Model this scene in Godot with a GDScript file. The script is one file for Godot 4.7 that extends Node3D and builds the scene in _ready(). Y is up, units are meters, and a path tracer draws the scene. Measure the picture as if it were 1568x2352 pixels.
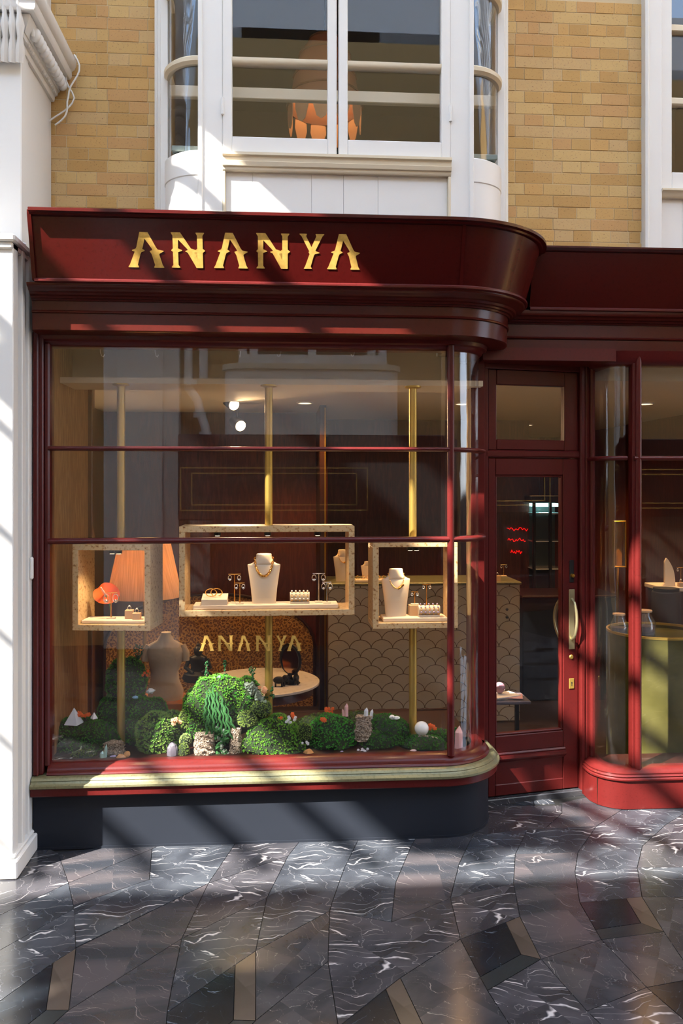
extends Node3D
# ---------------------------------------------------------------- camera model: a pixel of the 1568x2352 frame to a point on a plane z = const
const FL = 1900.0
const CXP = 784.0
const HYP = 1115.0
const YAW = 0.0698132
const EYE = Vector3(-0.2923, 1.8, 4.1798)
var FWD = Vector3(sin(YAW), 0, -cos(YAW))
var RGT = Vector3(cos(YAW), 0, sin(YAW))
var M = {}
var rng = RandomNumberGenerator.new()
var taken = {}

func at(px, py, z):
	var d = FWD + RGT * ((px - CXP) / FL) + Vector3.UP * ((HYP - py) / FL)
	return EYE + d * ((z - EYE.z) / d.z)
func wx(px, z): return at(px, HYP, z).x
func wy(px, py, z): return at(px, py, z).y
func psz(n, z): return n / FL * (EYE.z - z)

# ---------------------------------------------------------------- mesh builder: triangle soup, each solid turned outward, normals smoothed below an angle
class MB:
	var p = PackedVector3Array()
	var c = PackedColorArray()
	var tint = Color(1, 1, 1)
	var colored = false
	func tri(a, b, d):
		p.append(a); p.append(b); p.append(d)
		if colored:
			c.append(tint); c.append(tint); c.append(tint)
	func quad(a, b, d, e):
		tri(a, b, d); tri(a, d, e)
	func fix(start):
		var v = 0.0
		var o = p[start] if p.size() > start else Vector3.ZERO
		for i in range(start, p.size(), 3):
			v += (p[i] - o).dot((p[i + 1] - o).cross(p[i + 2] - o))
		if v < 0:
			for i in range(start, p.size(), 3):
				var t = p[i + 1]
				p[i + 1] = p[i + 2]
				p[i + 2] = t
	func box(lo, hi, bev = 0.0, xf = Transform3D()):
		var ctr = (lo + hi) / 2
		var h = (hi - lo).abs() / 2
		var b = min(bev, min(h.x, min(h.y, h.z)) * 0.9)
		var s = p.size()
		if b <= 0:
			var k = []
			for i in 8:
				k.append(xf * (ctr + Vector3(h.x if i & 1 else -h.x, h.y if i & 2 else -h.y, h.z if i & 4 else -h.z)))
			for f in [[0, 2, 3, 1], [4, 5, 7, 6], [0, 1, 5, 4], [2, 6, 7, 3], [0, 4, 6, 2], [1, 3, 7, 5]]:
				quad(k[f[0]], k[f[1]], k[f[2]], k[f[3]])
			fix(s)
			return
		var q = {}
		for sx in [-1, 1]:
			for sy in [-1, 1]:
				for sz in [-1, 1]:
					q[[0, sx, sy, sz]] = ctr + Vector3(sx * h.x, sy * (h.y - b), sz * (h.z - b))
					q[[1, sx, sy, sz]] = ctr + Vector3(sx * (h.x - b), sy * h.y, sz * (h.z - b))
					q[[2, sx, sy, sz]] = ctr + Vector3(sx * (h.x - b), sy * (h.y - b), sz * h.z)
		var fs = []
		for a in [-1, 1]:
			fs.append([q[[0, a, -1, -1]], q[[0, a, 1, -1]], q[[0, a, 1, 1]], q[[0, a, -1, 1]]])
			fs.append([q[[1, -1, a, -1]], q[[1, 1, a, -1]], q[[1, 1, a, 1]], q[[1, -1, a, 1]]])
			fs.append([q[[2, -1, -1, a]], q[[2, 1, -1, a]], q[[2, 1, 1, a]], q[[2, -1, 1, a]]])
			for e in [-1, 1]:
				fs.append([q[[0, a, e, -1]], q[[1, a, e, -1]], q[[1, a, e, 1]], q[[0, a, e, 1]]])
				fs.append([q[[0, a, -1, e]], q[[2, a, -1, e]], q[[2, a, 1, e]], q[[0, a, 1, e]]])
				fs.append([q[[1, -1, a, e]], q[[2, -1, a, e]], q[[2, 1, a, e]], q[[1, 1, a, e]]])
				for g in [-1, 1]:
					fs.append([q[[0, a, e, g]], q[[1, a, e, g]], q[[2, a, e, g]]])
		for f in fs:
			var n = (f[1] - f[0]).cross(f[2] - f[0])
			if n.dot((f[0] + f[1] + f[2]) / 3 - ctr) < 0:
				f.reverse()
			if f.size() == 4:
				quad(xf * f[0], xf * f[1], xf * f[2], xf * f[3])
			else:
				tri(xf * f[0], xf * f[1], xf * f[2])
	func prism(poly, depth, xf = Transform3D()):
		var s = p.size()
		var pv = PackedVector2Array(poly)
		var ix = Geometry2D.triangulate_polygon(pv)
		var area = 0.0
		for i in pv.size():
			area += pv[i].cross(pv[(i + 1) % pv.size()])
		for i in range(0, ix.size(), 3):
			var a = pv[ix[i]]
			var b = pv[ix[i + 1]]
			var d = pv[ix[i + 2]]
			if (b - a).cross(d - a) < 0:
				var t = b
				b = d
				d = t
			tri(xf * Vector3(a.x, a.y, depth), xf * Vector3(b.x, b.y, depth), xf * Vector3(d.x, d.y, depth))
			tri(xf * Vector3(a.x, a.y, 0), xf * Vector3(d.x, d.y, 0), xf * Vector3(b.x, b.y, 0))
		for i in pv.size():
			var a = pv[i]
			var b = pv[(i + 1) % pv.size()]
			if area < 0:
				var t = a
				a = b
				b = t
			quad(xf * Vector3(a.x, a.y, 0), xf * Vector3(b.x, b.y, 0), xf * Vector3(b.x, b.y, depth), xf * Vector3(a.x, a.y, depth))
		fix(s)
	func sweep(path, prof):
		var s = p.size()
		var n = prof.size()
		for i in path.size() - 1:
			var a = path[i]
			var b = path[i + 1]
			for j in n:
				var u = prof[j]
				var w = prof[(j + 1) % n]
				quad(a[0] + a[1] * u.x + Vector3.UP * u.y, b[0] + b[1] * u.x + Vector3.UP * u.y, b[0] + b[1] * w.x + Vector3.UP * w.y, a[0] + a[1] * w.x + Vector3.UP * w.y)
		var ix = Geometry2D.triangulate_polygon(PackedVector2Array(prof))
		var flip = 1
		var sa = 0.0
		for j in n:
			sa += prof[j].cross(prof[(j + 1) % n])
		for e in [0, path.size() - 1]:
			var a = path[e]
			for i in range(0, ix.size(), 3):
				var k = [prof[ix[i]], prof[ix[i + 1]], prof[ix[i + 2]]]
				var ccw = (k[1] - k[0]).cross(k[2] - k[0]) > 0
				if ccw != ((sa > 0) == (e == 0)):
					k.reverse()
				tri(a[0] + a[1] * k[0].x + Vector3.UP * k[0].y, a[0] + a[1] * k[1].x + Vector3.UP * k[1].y, a[0] + a[1] * k[2].x + Vector3.UP * k[2].y)
		fix(s)
	func tube(pts, rad, seg = 8, closed = false):
		var s = p.size()
		var rings = []
		var up = Vector3(0.13, 0.97, 0.21)
		for i in pts.size():
			var t
			if closed:
				t = pts[(i + 1) % pts.size()] - pts[(i - 1 + pts.size()) % pts.size()]
			else:
				t = pts[min(i + 1, pts.size() - 1)] - pts[max(i - 1, 0)]
			t = t.normalized()
			var x = up.cross(t)
			if x.length() < 0.05:
				x = Vector3(1, 0.1, 0.1).cross(t)
			x = x.normalized()
			var y = t.cross(x)
			up = y
			var r = rad[i] if rad is Array else rad
			var ring = []
			for k in seg:
				var an = TAU * k / seg
				ring.append(pts[i] + (x * cos(an) + y * sin(an)) * r)
			rings.append(ring)
		for i in pts.size() - (0 if closed else 1):
			var a = rings[i]
			var b = rings[(i + 1) % pts.size()]
			for k in seg:
				quad(a[k], a[(k + 1) % seg], b[(k + 1) % seg], b[k])
		if not closed:
			for k in range(1, seg - 1):
				tri(rings[0][0], rings[0][k + 1], rings[0][k])
				tri(rings[-1][0], rings[-1][k], rings[-1][k + 1])
		fix(s)
	func lathe(prof, seg = 24, xf = Transform3D()):
		var s = p.size()
		for i in prof.size() - 1:
			var a = prof[i]
			var b = prof[i + 1]
			for k in seg:
				var t0 = TAU * k / seg
				var t1 = TAU * (k + 1) / seg
				var a0 = xf * Vector3(cos(t0) * a.x, a.y, sin(t0) * a.x)
				var a1 = xf * Vector3(cos(t1) * a.x, a.y, sin(t1) * a.x)
				var b0 = xf * Vector3(cos(t0) * b.x, b.y, sin(t0) * b.x)
				var b1 = xf * Vector3(cos(t1) * b.x, b.y, sin(t1) * b.x)
				if a.x > 1e-6:
					tri(a0, b0, a1)
				if b.x > 1e-6:
					tri(a1, b0, b1)
		fix(s)
	func ball(ctr, rad, ni = 16, nj = 10, noise = null, amp = 0.0):
		var s = p.size()
		var g = []
		for j in nj + 1:
			var row = []
			for i in ni + 1:
				var th = PI * j / nj
				var ph = TAU * (i % ni) / ni
				var d = Vector3(sin(th) * cos(ph), cos(th), sin(th) * sin(ph))
				var k = 1.0
				if noise:
					var q = ctr + d * rad
					k += amp * noise.get_noise_3d(q.x, q.y, q.z)
				row.append(ctr + d * rad * k)
			g.append(row)
		for j in nj:
			for i in ni:
				if j > 0:
					tri(g[j][i], g[j + 1][i + 1], g[j][i + 1])
				if j < nj - 1:
					tri(g[j][i], g[j + 1][i], g[j + 1][i + 1])
		fix(s)
	func crystal(base, dir, r, h, seg = 6, tip = 0.3, spin = 0.0):
		var s = p.size()
		var t = dir.normalized()
		var x = t.cross(Vector3(0.3, 0.2, 0.9)).normalized()
		var y = t.cross(x)
		var lo = []
		var hi = []
		for k in seg:
			var an = TAU * k / seg + spin
			var d = x * cos(an) + y * sin(an)
			lo.append(base + d * r)
			hi.append(base + d * r * 0.88 + t * h * (1 - tip))
		var top = base + t * h + x * r * 0.15
		for k in seg:
			var n = (k + 1) % seg
			quad(lo[k], lo[n], hi[n], hi[k])
			tri(hi[k], hi[n], top)
			if k > 0 and k < seg - 1:
				tri(lo[0], lo[k + 1], lo[k])
		fix(s)
	func done(angle = 38.0):
		var n = p.size()
		var nor = PackedVector3Array()
		nor.resize(n)
		var fn = PackedVector3Array()
		fn.resize(n / 3)
		var at_pos = {}
		for i in range(0, n, 3):
			fn[i / 3] = (p[i + 1] - p[i]).cross(p[i + 2] - p[i])
		if angle > 0:
			for i in n:
				var key = Vector3i((p[i] * 20000.0).round())
				if at_pos.has(key):
					at_pos[key].append(i / 3)
				else:
					at_pos[key] = PackedInt32Array([i / 3])
		var lim = cos(deg_to_rad(angle))
		for i in n:
			var f = fn[i / 3]
			if angle > 0:
				var me = f.normalized()
				var sum = Vector3.ZERO
				for k in at_pos[Vector3i((p[i] * 20000.0).round())]:
					if fn[k].normalized().dot(me) > lim:
						sum += fn[k]
				nor[i] = sum.normalized() if sum.length() > 1e-12 else Vector3.UP
			else:
				nor[i] = f.normalized()
		var pp = PackedVector3Array(p)
		for i in range(0, n, 3):
			pp[i + 1] = p[i + 2]
			pp[i + 2] = p[i + 1]
			var t = nor[i + 1]
			nor[i + 1] = nor[i + 2]
			nor[i + 2] = t
		var arr = []
		arr.resize(Mesh.ARRAY_MAX)
		arr[Mesh.ARRAY_VERTEX] = pp
		arr[Mesh.ARRAY_NORMAL] = nor
		if colored:
			arr[Mesh.ARRAY_COLOR] = c
		var m = ArrayMesh.new()
		m.add_surface_from_arrays(Mesh.PRIMITIVE_TRIANGLES, arr)
		return m

# ---------------------------------------------------------------- nodes
func numbered(called):
	if not taken.has(called):
		taken[called] = 0
		return called
	taken[called] += 1
	return "%s_%03d" % [called, taken[called]]
func meta(o, label, category = "", group = "", kind = ""):
	if label: o.set_meta("label", label)
	if category: o.set_meta("category", category)
	if group: o.set_meta("group", group)
	if kind: o.set_meta("kind", kind)
	return o
func thing(called, label, category, where = Vector3.ZERO, turn = 0.0, group = ""):
	var o = Node3D.new()
	o.name = numbered(called)
	add_child(o, true)
	o.position = where
	o.rotation.y = turn
	return meta(o, label, category, group)
func struct(called, label, where = Vector3.ZERO):
	var o = Node3D.new()
	o.name = numbered(called)
	add_child(o, true)
	o.position = where
	return meta(o, label, "", "", "structure")
func part(parent, called, mb, mat, angle = 38.0):
	var o = MeshInstance3D.new()
	o.mesh = mb.done(angle) if mb is MB else mb
	o.material_override = mat
	if parent == self:
		called = numbered(called)
	o.name = called
	parent.add_child(o, true)
	return o
func copy(o, label, where, turn = 0.0):
	var base_name = str(o.name)
	var c = o.duplicate()
	c.name = numbered(base_name)
	add_child(c, true)
	c.position = where
	c.rotation.y = turn
	if label: c.set_meta("label", label)
	return c
func bxm(lo, hi, bev = 0.0):
	var m = MB.new()
	m.box(lo, hi, bev)
	return m
func v2(a):
	var out = []
	for i in range(0, a.size(), 2):
		out.append(Vector2(a[i], a[i + 1]))
	return out
func arc_path(c, r, a0, a1, n):
	# plan arc about c; angle 0 looks +z, 90 looks +x
	var out = []
	for i in n + 1:
		var a = deg_to_rad(lerp(a0, a1, i / float(n)))
		var nn = Vector3(sin(a), 0, cos(a))
		out.append([c + nn * r, nn])
	return out
func line_path(a, b, n): return [[a, n], [b, n]]

# ---------------------------------------------------------------- materials
func noise(freq, seed_, oct = 4, type = FastNoiseLite.TYPE_SIMPLEX_SMOOTH):
	var f = FastNoiseLite.new()
	f.seed = seed_
	f.frequency = freq
	f.noise_type = type
	f.fractal_octaves = oct
	return f
func ramp_tex(freq, seed_, cols, offs, size = 512, oct = 4, type = FastNoiseLite.TYPE_SIMPLEX_SMOOTH):
	var t = NoiseTexture2D.new()
	t.width = size
	t.height = size
	t.seamless = true
	t.noise = noise(freq, seed_, oct, type)
	var g = Gradient.new()
	g.colors = PackedColorArray(cols)
	g.offsets = PackedFloat32Array(offs)
	t.color_ramp = g
	return t
func mat(called, col, rough = 0.6, metal = 0.0, o = {}):
	var m = StandardMaterial3D.new()
	m.resource_name = called
	m.albedo_color = col
	m.roughness = rough
	m.metallic = metal
	if o.has("tex"):
		m.albedo_texture = o.tex
		m.uv1_triplanar = true
		m.uv1_world_triplanar = o.get("world", false)
		var s = o.get("scale", 1.0)
		m.uv1_scale = s if s is Vector3 else Vector3(s, s, s)
		m.uv1_triplanar_sharpness = 8.0
	if o.has("bump"):
		m.heightmap_enabled = true
		m.heightmap_texture = o.bump
		m.heightmap_scale = o.get("height", 0.1)
		if not o.has("tex"):
			m.uv1_triplanar = true
			m.uv1_world_triplanar = o.get("world", false)
			var s = o.get("scale", 1.0)
			m.uv1_scale = s if s is Vector3 else Vector3(s, s, s)
	if o.has("coat"):
		m.clearcoat_enabled = true
		m.clearcoat = o.coat
		m.clearcoat_roughness = o.get("coat_rough", 0.08)
	if o.has("spec"): m.metallic_specular = o.spec
	if o.has("emit"):
		m.emission_enabled = true
		m.emission = o.emit
		m.emission_energy_multiplier = o.get("power", 1.0)
	if o.has("vc"): m.vertex_color_use_as_albedo = true
	if o.has("back"):
		m.backlight_enabled = true
		m.backlight = o.back
	M[called] = m
	return m
func glass(called, alpha, col = Color(1, 1, 1), bump = null):
	var m = mat(called, Color(col.r, col.g, col.b, alpha), 0.0, 0.0, {} if bump == null else {"bump": bump, "scale": Vector3(3, 0.7, 3), "height": 0.35})
	m.transparency = BaseMaterial3D.TRANSPARENCY_ALPHA
	return m
func marble(called, base, dark, vein, seed_, major, minor, streak, rough):
	# stone: cloudy ground, a few long veins one way, a fine net of hairlines, or drawn out streaks
	var n = 256 if minor <= 0 else 768
	var im = Image.create(n, n, false, Image.FORMAT_RGB8)
	var a = noise(0.006, seed_, 5)
	var w = noise(0.02, seed_ + 9, 3)
	var k = noise(0.007, seed_ + 13, 2)
	var l = noise(0.004, seed_ + 17, 2)
	for y in n:
		for x in n:
			var q = w.get_noise_2d(x, y)
			var c = base.lerp(dark, clamp(a.get_noise_2d(x * streak, y * 1.3) * 1.3 + 0.5, 0, 1))
			var t = 0.0
			if minor > 0:
				var m = k.get_noise_2d(x, y)
				var g = l.get_noise_2d(x, y) * 3.2
				var d = (y * 0.8 - x * 0.6) * 0.05 + g + q * 0.4
				t = clamp(1.15 - abs(sin(d)) / (major * clamp(0.28 + m * 2.4, 0.02, 1.0)), 0, 1)
				d = (y * 0.72 - x * 0.70) * 0.13 + g * 1.7 + q * 0.8
				t = max(t, clamp(1.0 - abs(sin(d)) / minor, 0, 1) * clamp(0.34 + m * 1.2, 0.0, 0.7))
				d = (y * 0.35 + x * 0.55) * 0.09 + g + q * 1.5
				t = max(t, clamp(1.0 - abs(sin(d)) / (minor * 0.6), 0, 1) * clamp(0.1 - m * 1.3, 0.0, 0.5))
			im.set_pixel(x, y, c.lerp(vein, clamp(t, 0, 0.9)))
	var t = ImageTexture.create_from_image(im)
	return mat(called, Color(1, 1, 1), rough, 0.0, {"tex": t, "scale": 0.72, "spec": 0.5})
func make_materials():
	var fine = ramp_tex(0.09, 3, [Color(0.4, 0.4, 0.4), Color(0.6, 0.6, 0.6)], [0, 1], 256)
	var broad = ramp_tex(0.012, 8, [Color(0.2, 0.2, 0.2), Color(0.8, 0.8, 0.8)], [0, 1], 256, 2)
	var dustred = ramp_tex(0.05, 31, [Color(0.86, 0.86, 0.86), Color(1, 1, 1), Color(1, 1, 1), Color(1.0, 0.9, 0.88)], [0, 0.35, 0.8, 1.0], 512, 5)
	mat("white_paint", Color(0.90, 0.895, 0.88), 0.42, 0, {"bump": broad, "scale": 1.5, "height": 0.12})
	mat("cream_paint", Color(0.87, 0.82, 0.72), 0.42, 0, {"bump": broad, "scale": 1.5, "height": 0.12})
	mat("lacquer", Color(0.315, 0.086, 0.080), 0.34, 0, {"tex": dustred, "scale": 2.2, "bump": broad, "height": 0.08, "coat": 0.12, "coat_rough": 0.16, "spec": 0.35})
	mat("sign_red", Color(0.25, 0.045, 0.037), 0.26, 0, {"tex": dustred, "scale": 1.4, "bump": broad, "height": 0.06, "coat": 0.15, "coat_rough": 0.1, "spec": 0.35})
	mat("frieze_red", Color(0.275, 0.085, 0.062), 0.28, 0, {"tex": dustred, "scale": 1.4, "bump": broad, "height": 0.06, "coat": 0.12, "coat_rough": 0.12, "spec": 0.35})
	mat("riser_black", Color(0.14, 0.155, 0.185), 0.5, 0, {"bump": broad, "scale": Vector3(0.6, 3, 0.6), "height": 0.05, "spec": 0.22})
	mat("added_diffuser", Color(0.90, 0.90, 0.89), 0.9, 0, {"back": Color(1, 1, 1)})  # for unseen roof panels added to stop direct sun and pass soft light
	mat("rattan_pale", Color(0.78, 0.62, 0.44), 0.7, 0, {"back": Color(0.5, 0.35, 0.2)})
	mat("sill_brass", Color(0.50, 0.49, 0.37), 0.4, 0.35, {"tex": ramp_tex(0.02, 44, [Color(0.8, 0.8, 0.76), Color(1, 1, 1), Color(0.93, 0.93, 0.88)], [0, 0.5, 1]), "scale": 3.0})
	mat("gold_leaf", Color(0.93, 0.76, 0.40), 0.4, 0.45, {"tex": ramp_tex(0.03, 12, [Color(0.85, 0.83, 0.78), Color(1, 1, 1)], [0, 1], 256), "scale": 4.0})
	mat("brass", Color(0.72, 0.56, 0.22), 0.3, 0.9)
	mat("brass_brushed", Color(0.74, 0.62, 0.30), 0.42, 0.75, {"bump": fine, "scale": Vector3(2, 0.2, 2), "height": 0.03})
	mat("handle_brass", Color(0.70, 0.66, 0.50), 0.3, 0.7)
	mat("gold", Color(0.95, 0.74, 0.40), 0.18, 1.0)
	mat("silver", Color(0.9, 0.9, 0.9), 0.15, 1.0)
	mat("black_iron", Color(0.06, 0.06, 0.065), 0.5, 0.2)
	mat("dark_gap", Color(0.03, 0.03, 0.03), 0.9)
	mat("mortar", Color(0.80, 0.72, 0.58), 0.9, 0, {"bump": fine, "scale": 6.0, "height": 0.1})
	var speck = ramp_tex(0.06, 71, [Color(0.45, 0.36, 0.28), Color(0.86, 0.82, 0.78), Color(1, 1, 1), Color(1, 1, 0.98), Color(1.0, 0.97, 0.92)], [0.0, 0.16, 0.3, 0.7, 1.0], 512, 5)
	var bc = [Color(0.775, 0.635, 0.41), Color(0.75, 0.60, 0.37), Color(0.795, 0.665, 0.445), Color(0.73, 0.575, 0.35), Color(0.775, 0.645, 0.45), Color(0.78, 0.62, 0.385), Color(0.76, 0.595, 0.39)]
	for i in bc.size():
		mat("brick%d" % i, bc[i], 0.85, 0, {"tex": speck, "scale": 2.3, "world": true, "bump": fine, "height": 0.15})
	mat("room_paint", Color(0.66, 0.62, 0.55), 0.9)
	mat("brick_far", Color(0.765, 0.62, 0.40), 0.9, 0, {"tex": speck, "scale": 2.0, "world": true})
	M.stone = [
		marble("marble_veined", Color(0.245, 0.26, 0.285), Color(0.17, 0.182, 0.205), Color(0.80, 0.78, 0.77), 21, 0.16, 0.16, 0.8, 0.2),
		marble("marble_veined_brown", Color(0.262, 0.258, 0.275), Color(0.182, 0.184, 0.20), Color(0.78, 0.75, 0.74), 57, 0.18, 0.15, 0.7, 0.2),
		marble("marble_streaked", Color(0.275, 0.262, 0.272), Color(0.172, 0.183, 0.205), Color(0.55, 0.51, 0.50), 93, 0.05, 0.06, 0.14, 0.22),
		marble("marble_dark", Color(0.115, 0.14, 0.165), Color(0.08, 0.095, 0.115), Color(0.46, 0.50, 0.54), 133, 0.05, 0.08, 0.8, 0.18),
		marble("marble_brown", Color(0.30, 0.265, 0.24), Color(0.24, 0.212, 0.19), Color(0.5, 0.46, 0.43), 171, 0, 0, 0.8, 0.24),
		marble("marble_green", Color(0.155, 0.185, 0.195), Color(0.13, 0.15, 0.16), Color(0.27, 0.30, 0.31), 207, 0, 0, 0.7, 0.24),
		marble("marble_plain", Color(0.26, 0.258, 0.268), Color(0.185, 0.19, 0.207), Color(0.62, 0.60, 0.58), 251, 0.05, 0.05, 0.6, 0.22)]
	# interior
	var grain = ramp_tex(0.02, 90, [Color(0.62, 0.55, 0.5), Color(1, 1, 1), Color(0.8, 0.74, 0.7), Color(1, 0.97, 0.92)], [0, 0.35, 0.6, 1.0], 512, 4)
	mat("mahogany", Color(0.36, 0.155, 0.085), 0.4, 0, {"tex": grain, "scale": Vector3(2.0, 0.25, 2.0), "coat": 0.3, "coat_rough": 0.2})
	mat("tan_wood", Color(0.66, 0.50, 0.34), 0.55, 0, {"tex": grain, "scale": Vector3(3.0, 0.3, 3.0)})
	mat("dark_wood", Color(0.20, 0.09, 0.06), 0.4, 0, {"tex": grain, "scale": Vector3(3.0, 0.3, 3.0)})
	mat("ceiling_paint", Color(0.78, 0.73, 0.65), 0.8)
	mat("shop_floor", Color(0.20, 0.16, 0.14), 0.4, 0, {"tex": grain, "scale": 0.8})
	var burl = ramp_tex(0.028, 61, [Color(0.42, 0.24, 0.14), Color(0.80, 0.66, 0.50), Color(0.97, 0.90, 0.78), Color(1, 0.96, 0.87), Color(0.90, 0.80, 0.66)], [0.0, 0.2, 0.34, 0.65, 1.0], 512, 5)
	mat("burl", Color(0.84, 0.76, 0.64), 0.32, 0, {"tex": burl, "scale": 2.6, "coat": 0.3})
	mat("suede", Color(0.87, 0.80, 0.70), 0.8, 0, {"bump": fine, "scale": 12.0, "height": 0.02})
	mat("suede_tan", Color(0.80, 0.66, 0.50), 0.8)
	mat("paper", Color(0.85, 0.83, 0.80), 0.7)
	mat("shade", Color(0.93, 0.84, 0.70), 0.8, 0, {"tex": ramp_tex(0.05, 5, [Color(0.82, 0.78, 0.7), Color(1, 1, 1)], [0, 1], 256), "scale": Vector3(7, 0.2, 7), "back": Color(0.9, 0.82, 0.70)})
	mat("rattan", Color(0.55, 0.36, 0.22), 0.7, 0, {"back": Color(0.4, 0.26, 0.15)})
	mat("tile_cream", Color(0.74, 0.68, 0.57), 0.3)
	mat("olive_brass", Color(0.36, 0.345, 0.18), 0.34, 0.3, {"tex": ramp_tex(0.015, 18, [Color(0.82, 0.82, 0.78), Color(1, 1, 1)], [0, 1], 256), "scale": 1.5})
	mat("stone_white", Color(0.82, 0.79, 0.74), 0.35, 0, {"tex": ramp_tex(0.03, 77, [Color(0.8, 0.78, 0.75), Color(1, 1, 1)], [0, 0.4], 256), "scale": 2.0})
	mat("plaster", Color(0.74, 0.64, 0.50), 0.7, 0, {"bump": broad, "scale": 5.0, "height": 0.4})
	mat("down_light", Color(1, 0.95, 0.85), 0.5, 0, {"emit": Color(1, 0.9, 0.74), "power": 5.0})
	mat("neon_red", Color(1, 0.1, 0.08), 0.5, 0, {"emit": Color(1, 0.05, 0.04), "power": 1.6})
	# window garden
	mat("moss_soil", Color(0.10, 0.16, 0.05), 0.95)
	mat("moss_tuft", Color(1, 1, 1), 0.8, 0, {"vc": true, "back": Color(0.25, 0.3, 0.1)})
	mat("leaf_green", Color(0.05, 0.33, 0.14), 0.6, 0, {"back": Color(0.05, 0.2, 0.08)})
	mat("lichen_grey", Color(0.45, 0.50, 0.44), 0.9)
	mat("cord_green", Color(0.11, 0.33, 0.12), 0.8)
	mat("bark", Color(0.84, 0.77, 0.69), 0.9, 0, {"tex": ramp_tex(0.035, 99, [Color(0.3, 0.25, 0.22), Color(0.85, 0.82, 0.78), Color(1, 1, 1)], [0.1, 0.38, 1.0], 512, 5), "scale": 5.0, "bump": ramp_tex(0.035, 99, [Color(0, 0, 0), Color(1, 1, 1)], [0.1, 0.7], 512, 5), "height": 2.0})
	mat("orange_flower", Color(0.93, 0.42, 0.16), 0.6, 0, {"back": Color(0.5, 0.2, 0.08)})
	mat("white_flower", Color(0.90, 0.90, 0.92), 0.6)
	mat("rose_quartz", Color(0.90, 0.70, 0.69), 0.2, 0, {"coat": 0.5})
	mat("amethyst", Color(0.66, 0.62, 0.80), 0.25, 0, {"coat": 0.5})
	mat("pale_crystal", Color(0.84, 0.86, 0.88), 0.15, 0, {"coat": 0.6})
	mat("selenite", Color(0.92, 0.93, 0.92), 0.22, 0, {"coat": 0.5})
	mat("citrine", Color(0.80, 0.57, 0.34), 0.35, 0, {"coat": 0.3})
	mat("smoky", Color(0.36, 0.34, 0.38), 0.3, 0, {"coat": 0.4, "bump": fine, "scale": 30.0, "height": 0.3})
	mat("anthurium", Color(0.92, 0.36, 0.12), 0.3, 0, {"coat": 0.4})
	glass("pane_glass", 0.002)
	glass("old_glass", 0.002, Color(1, 1, 1), broad)
	glass("jar_glass", 0.03, Color(0.85, 0.95, 0.9))

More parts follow.
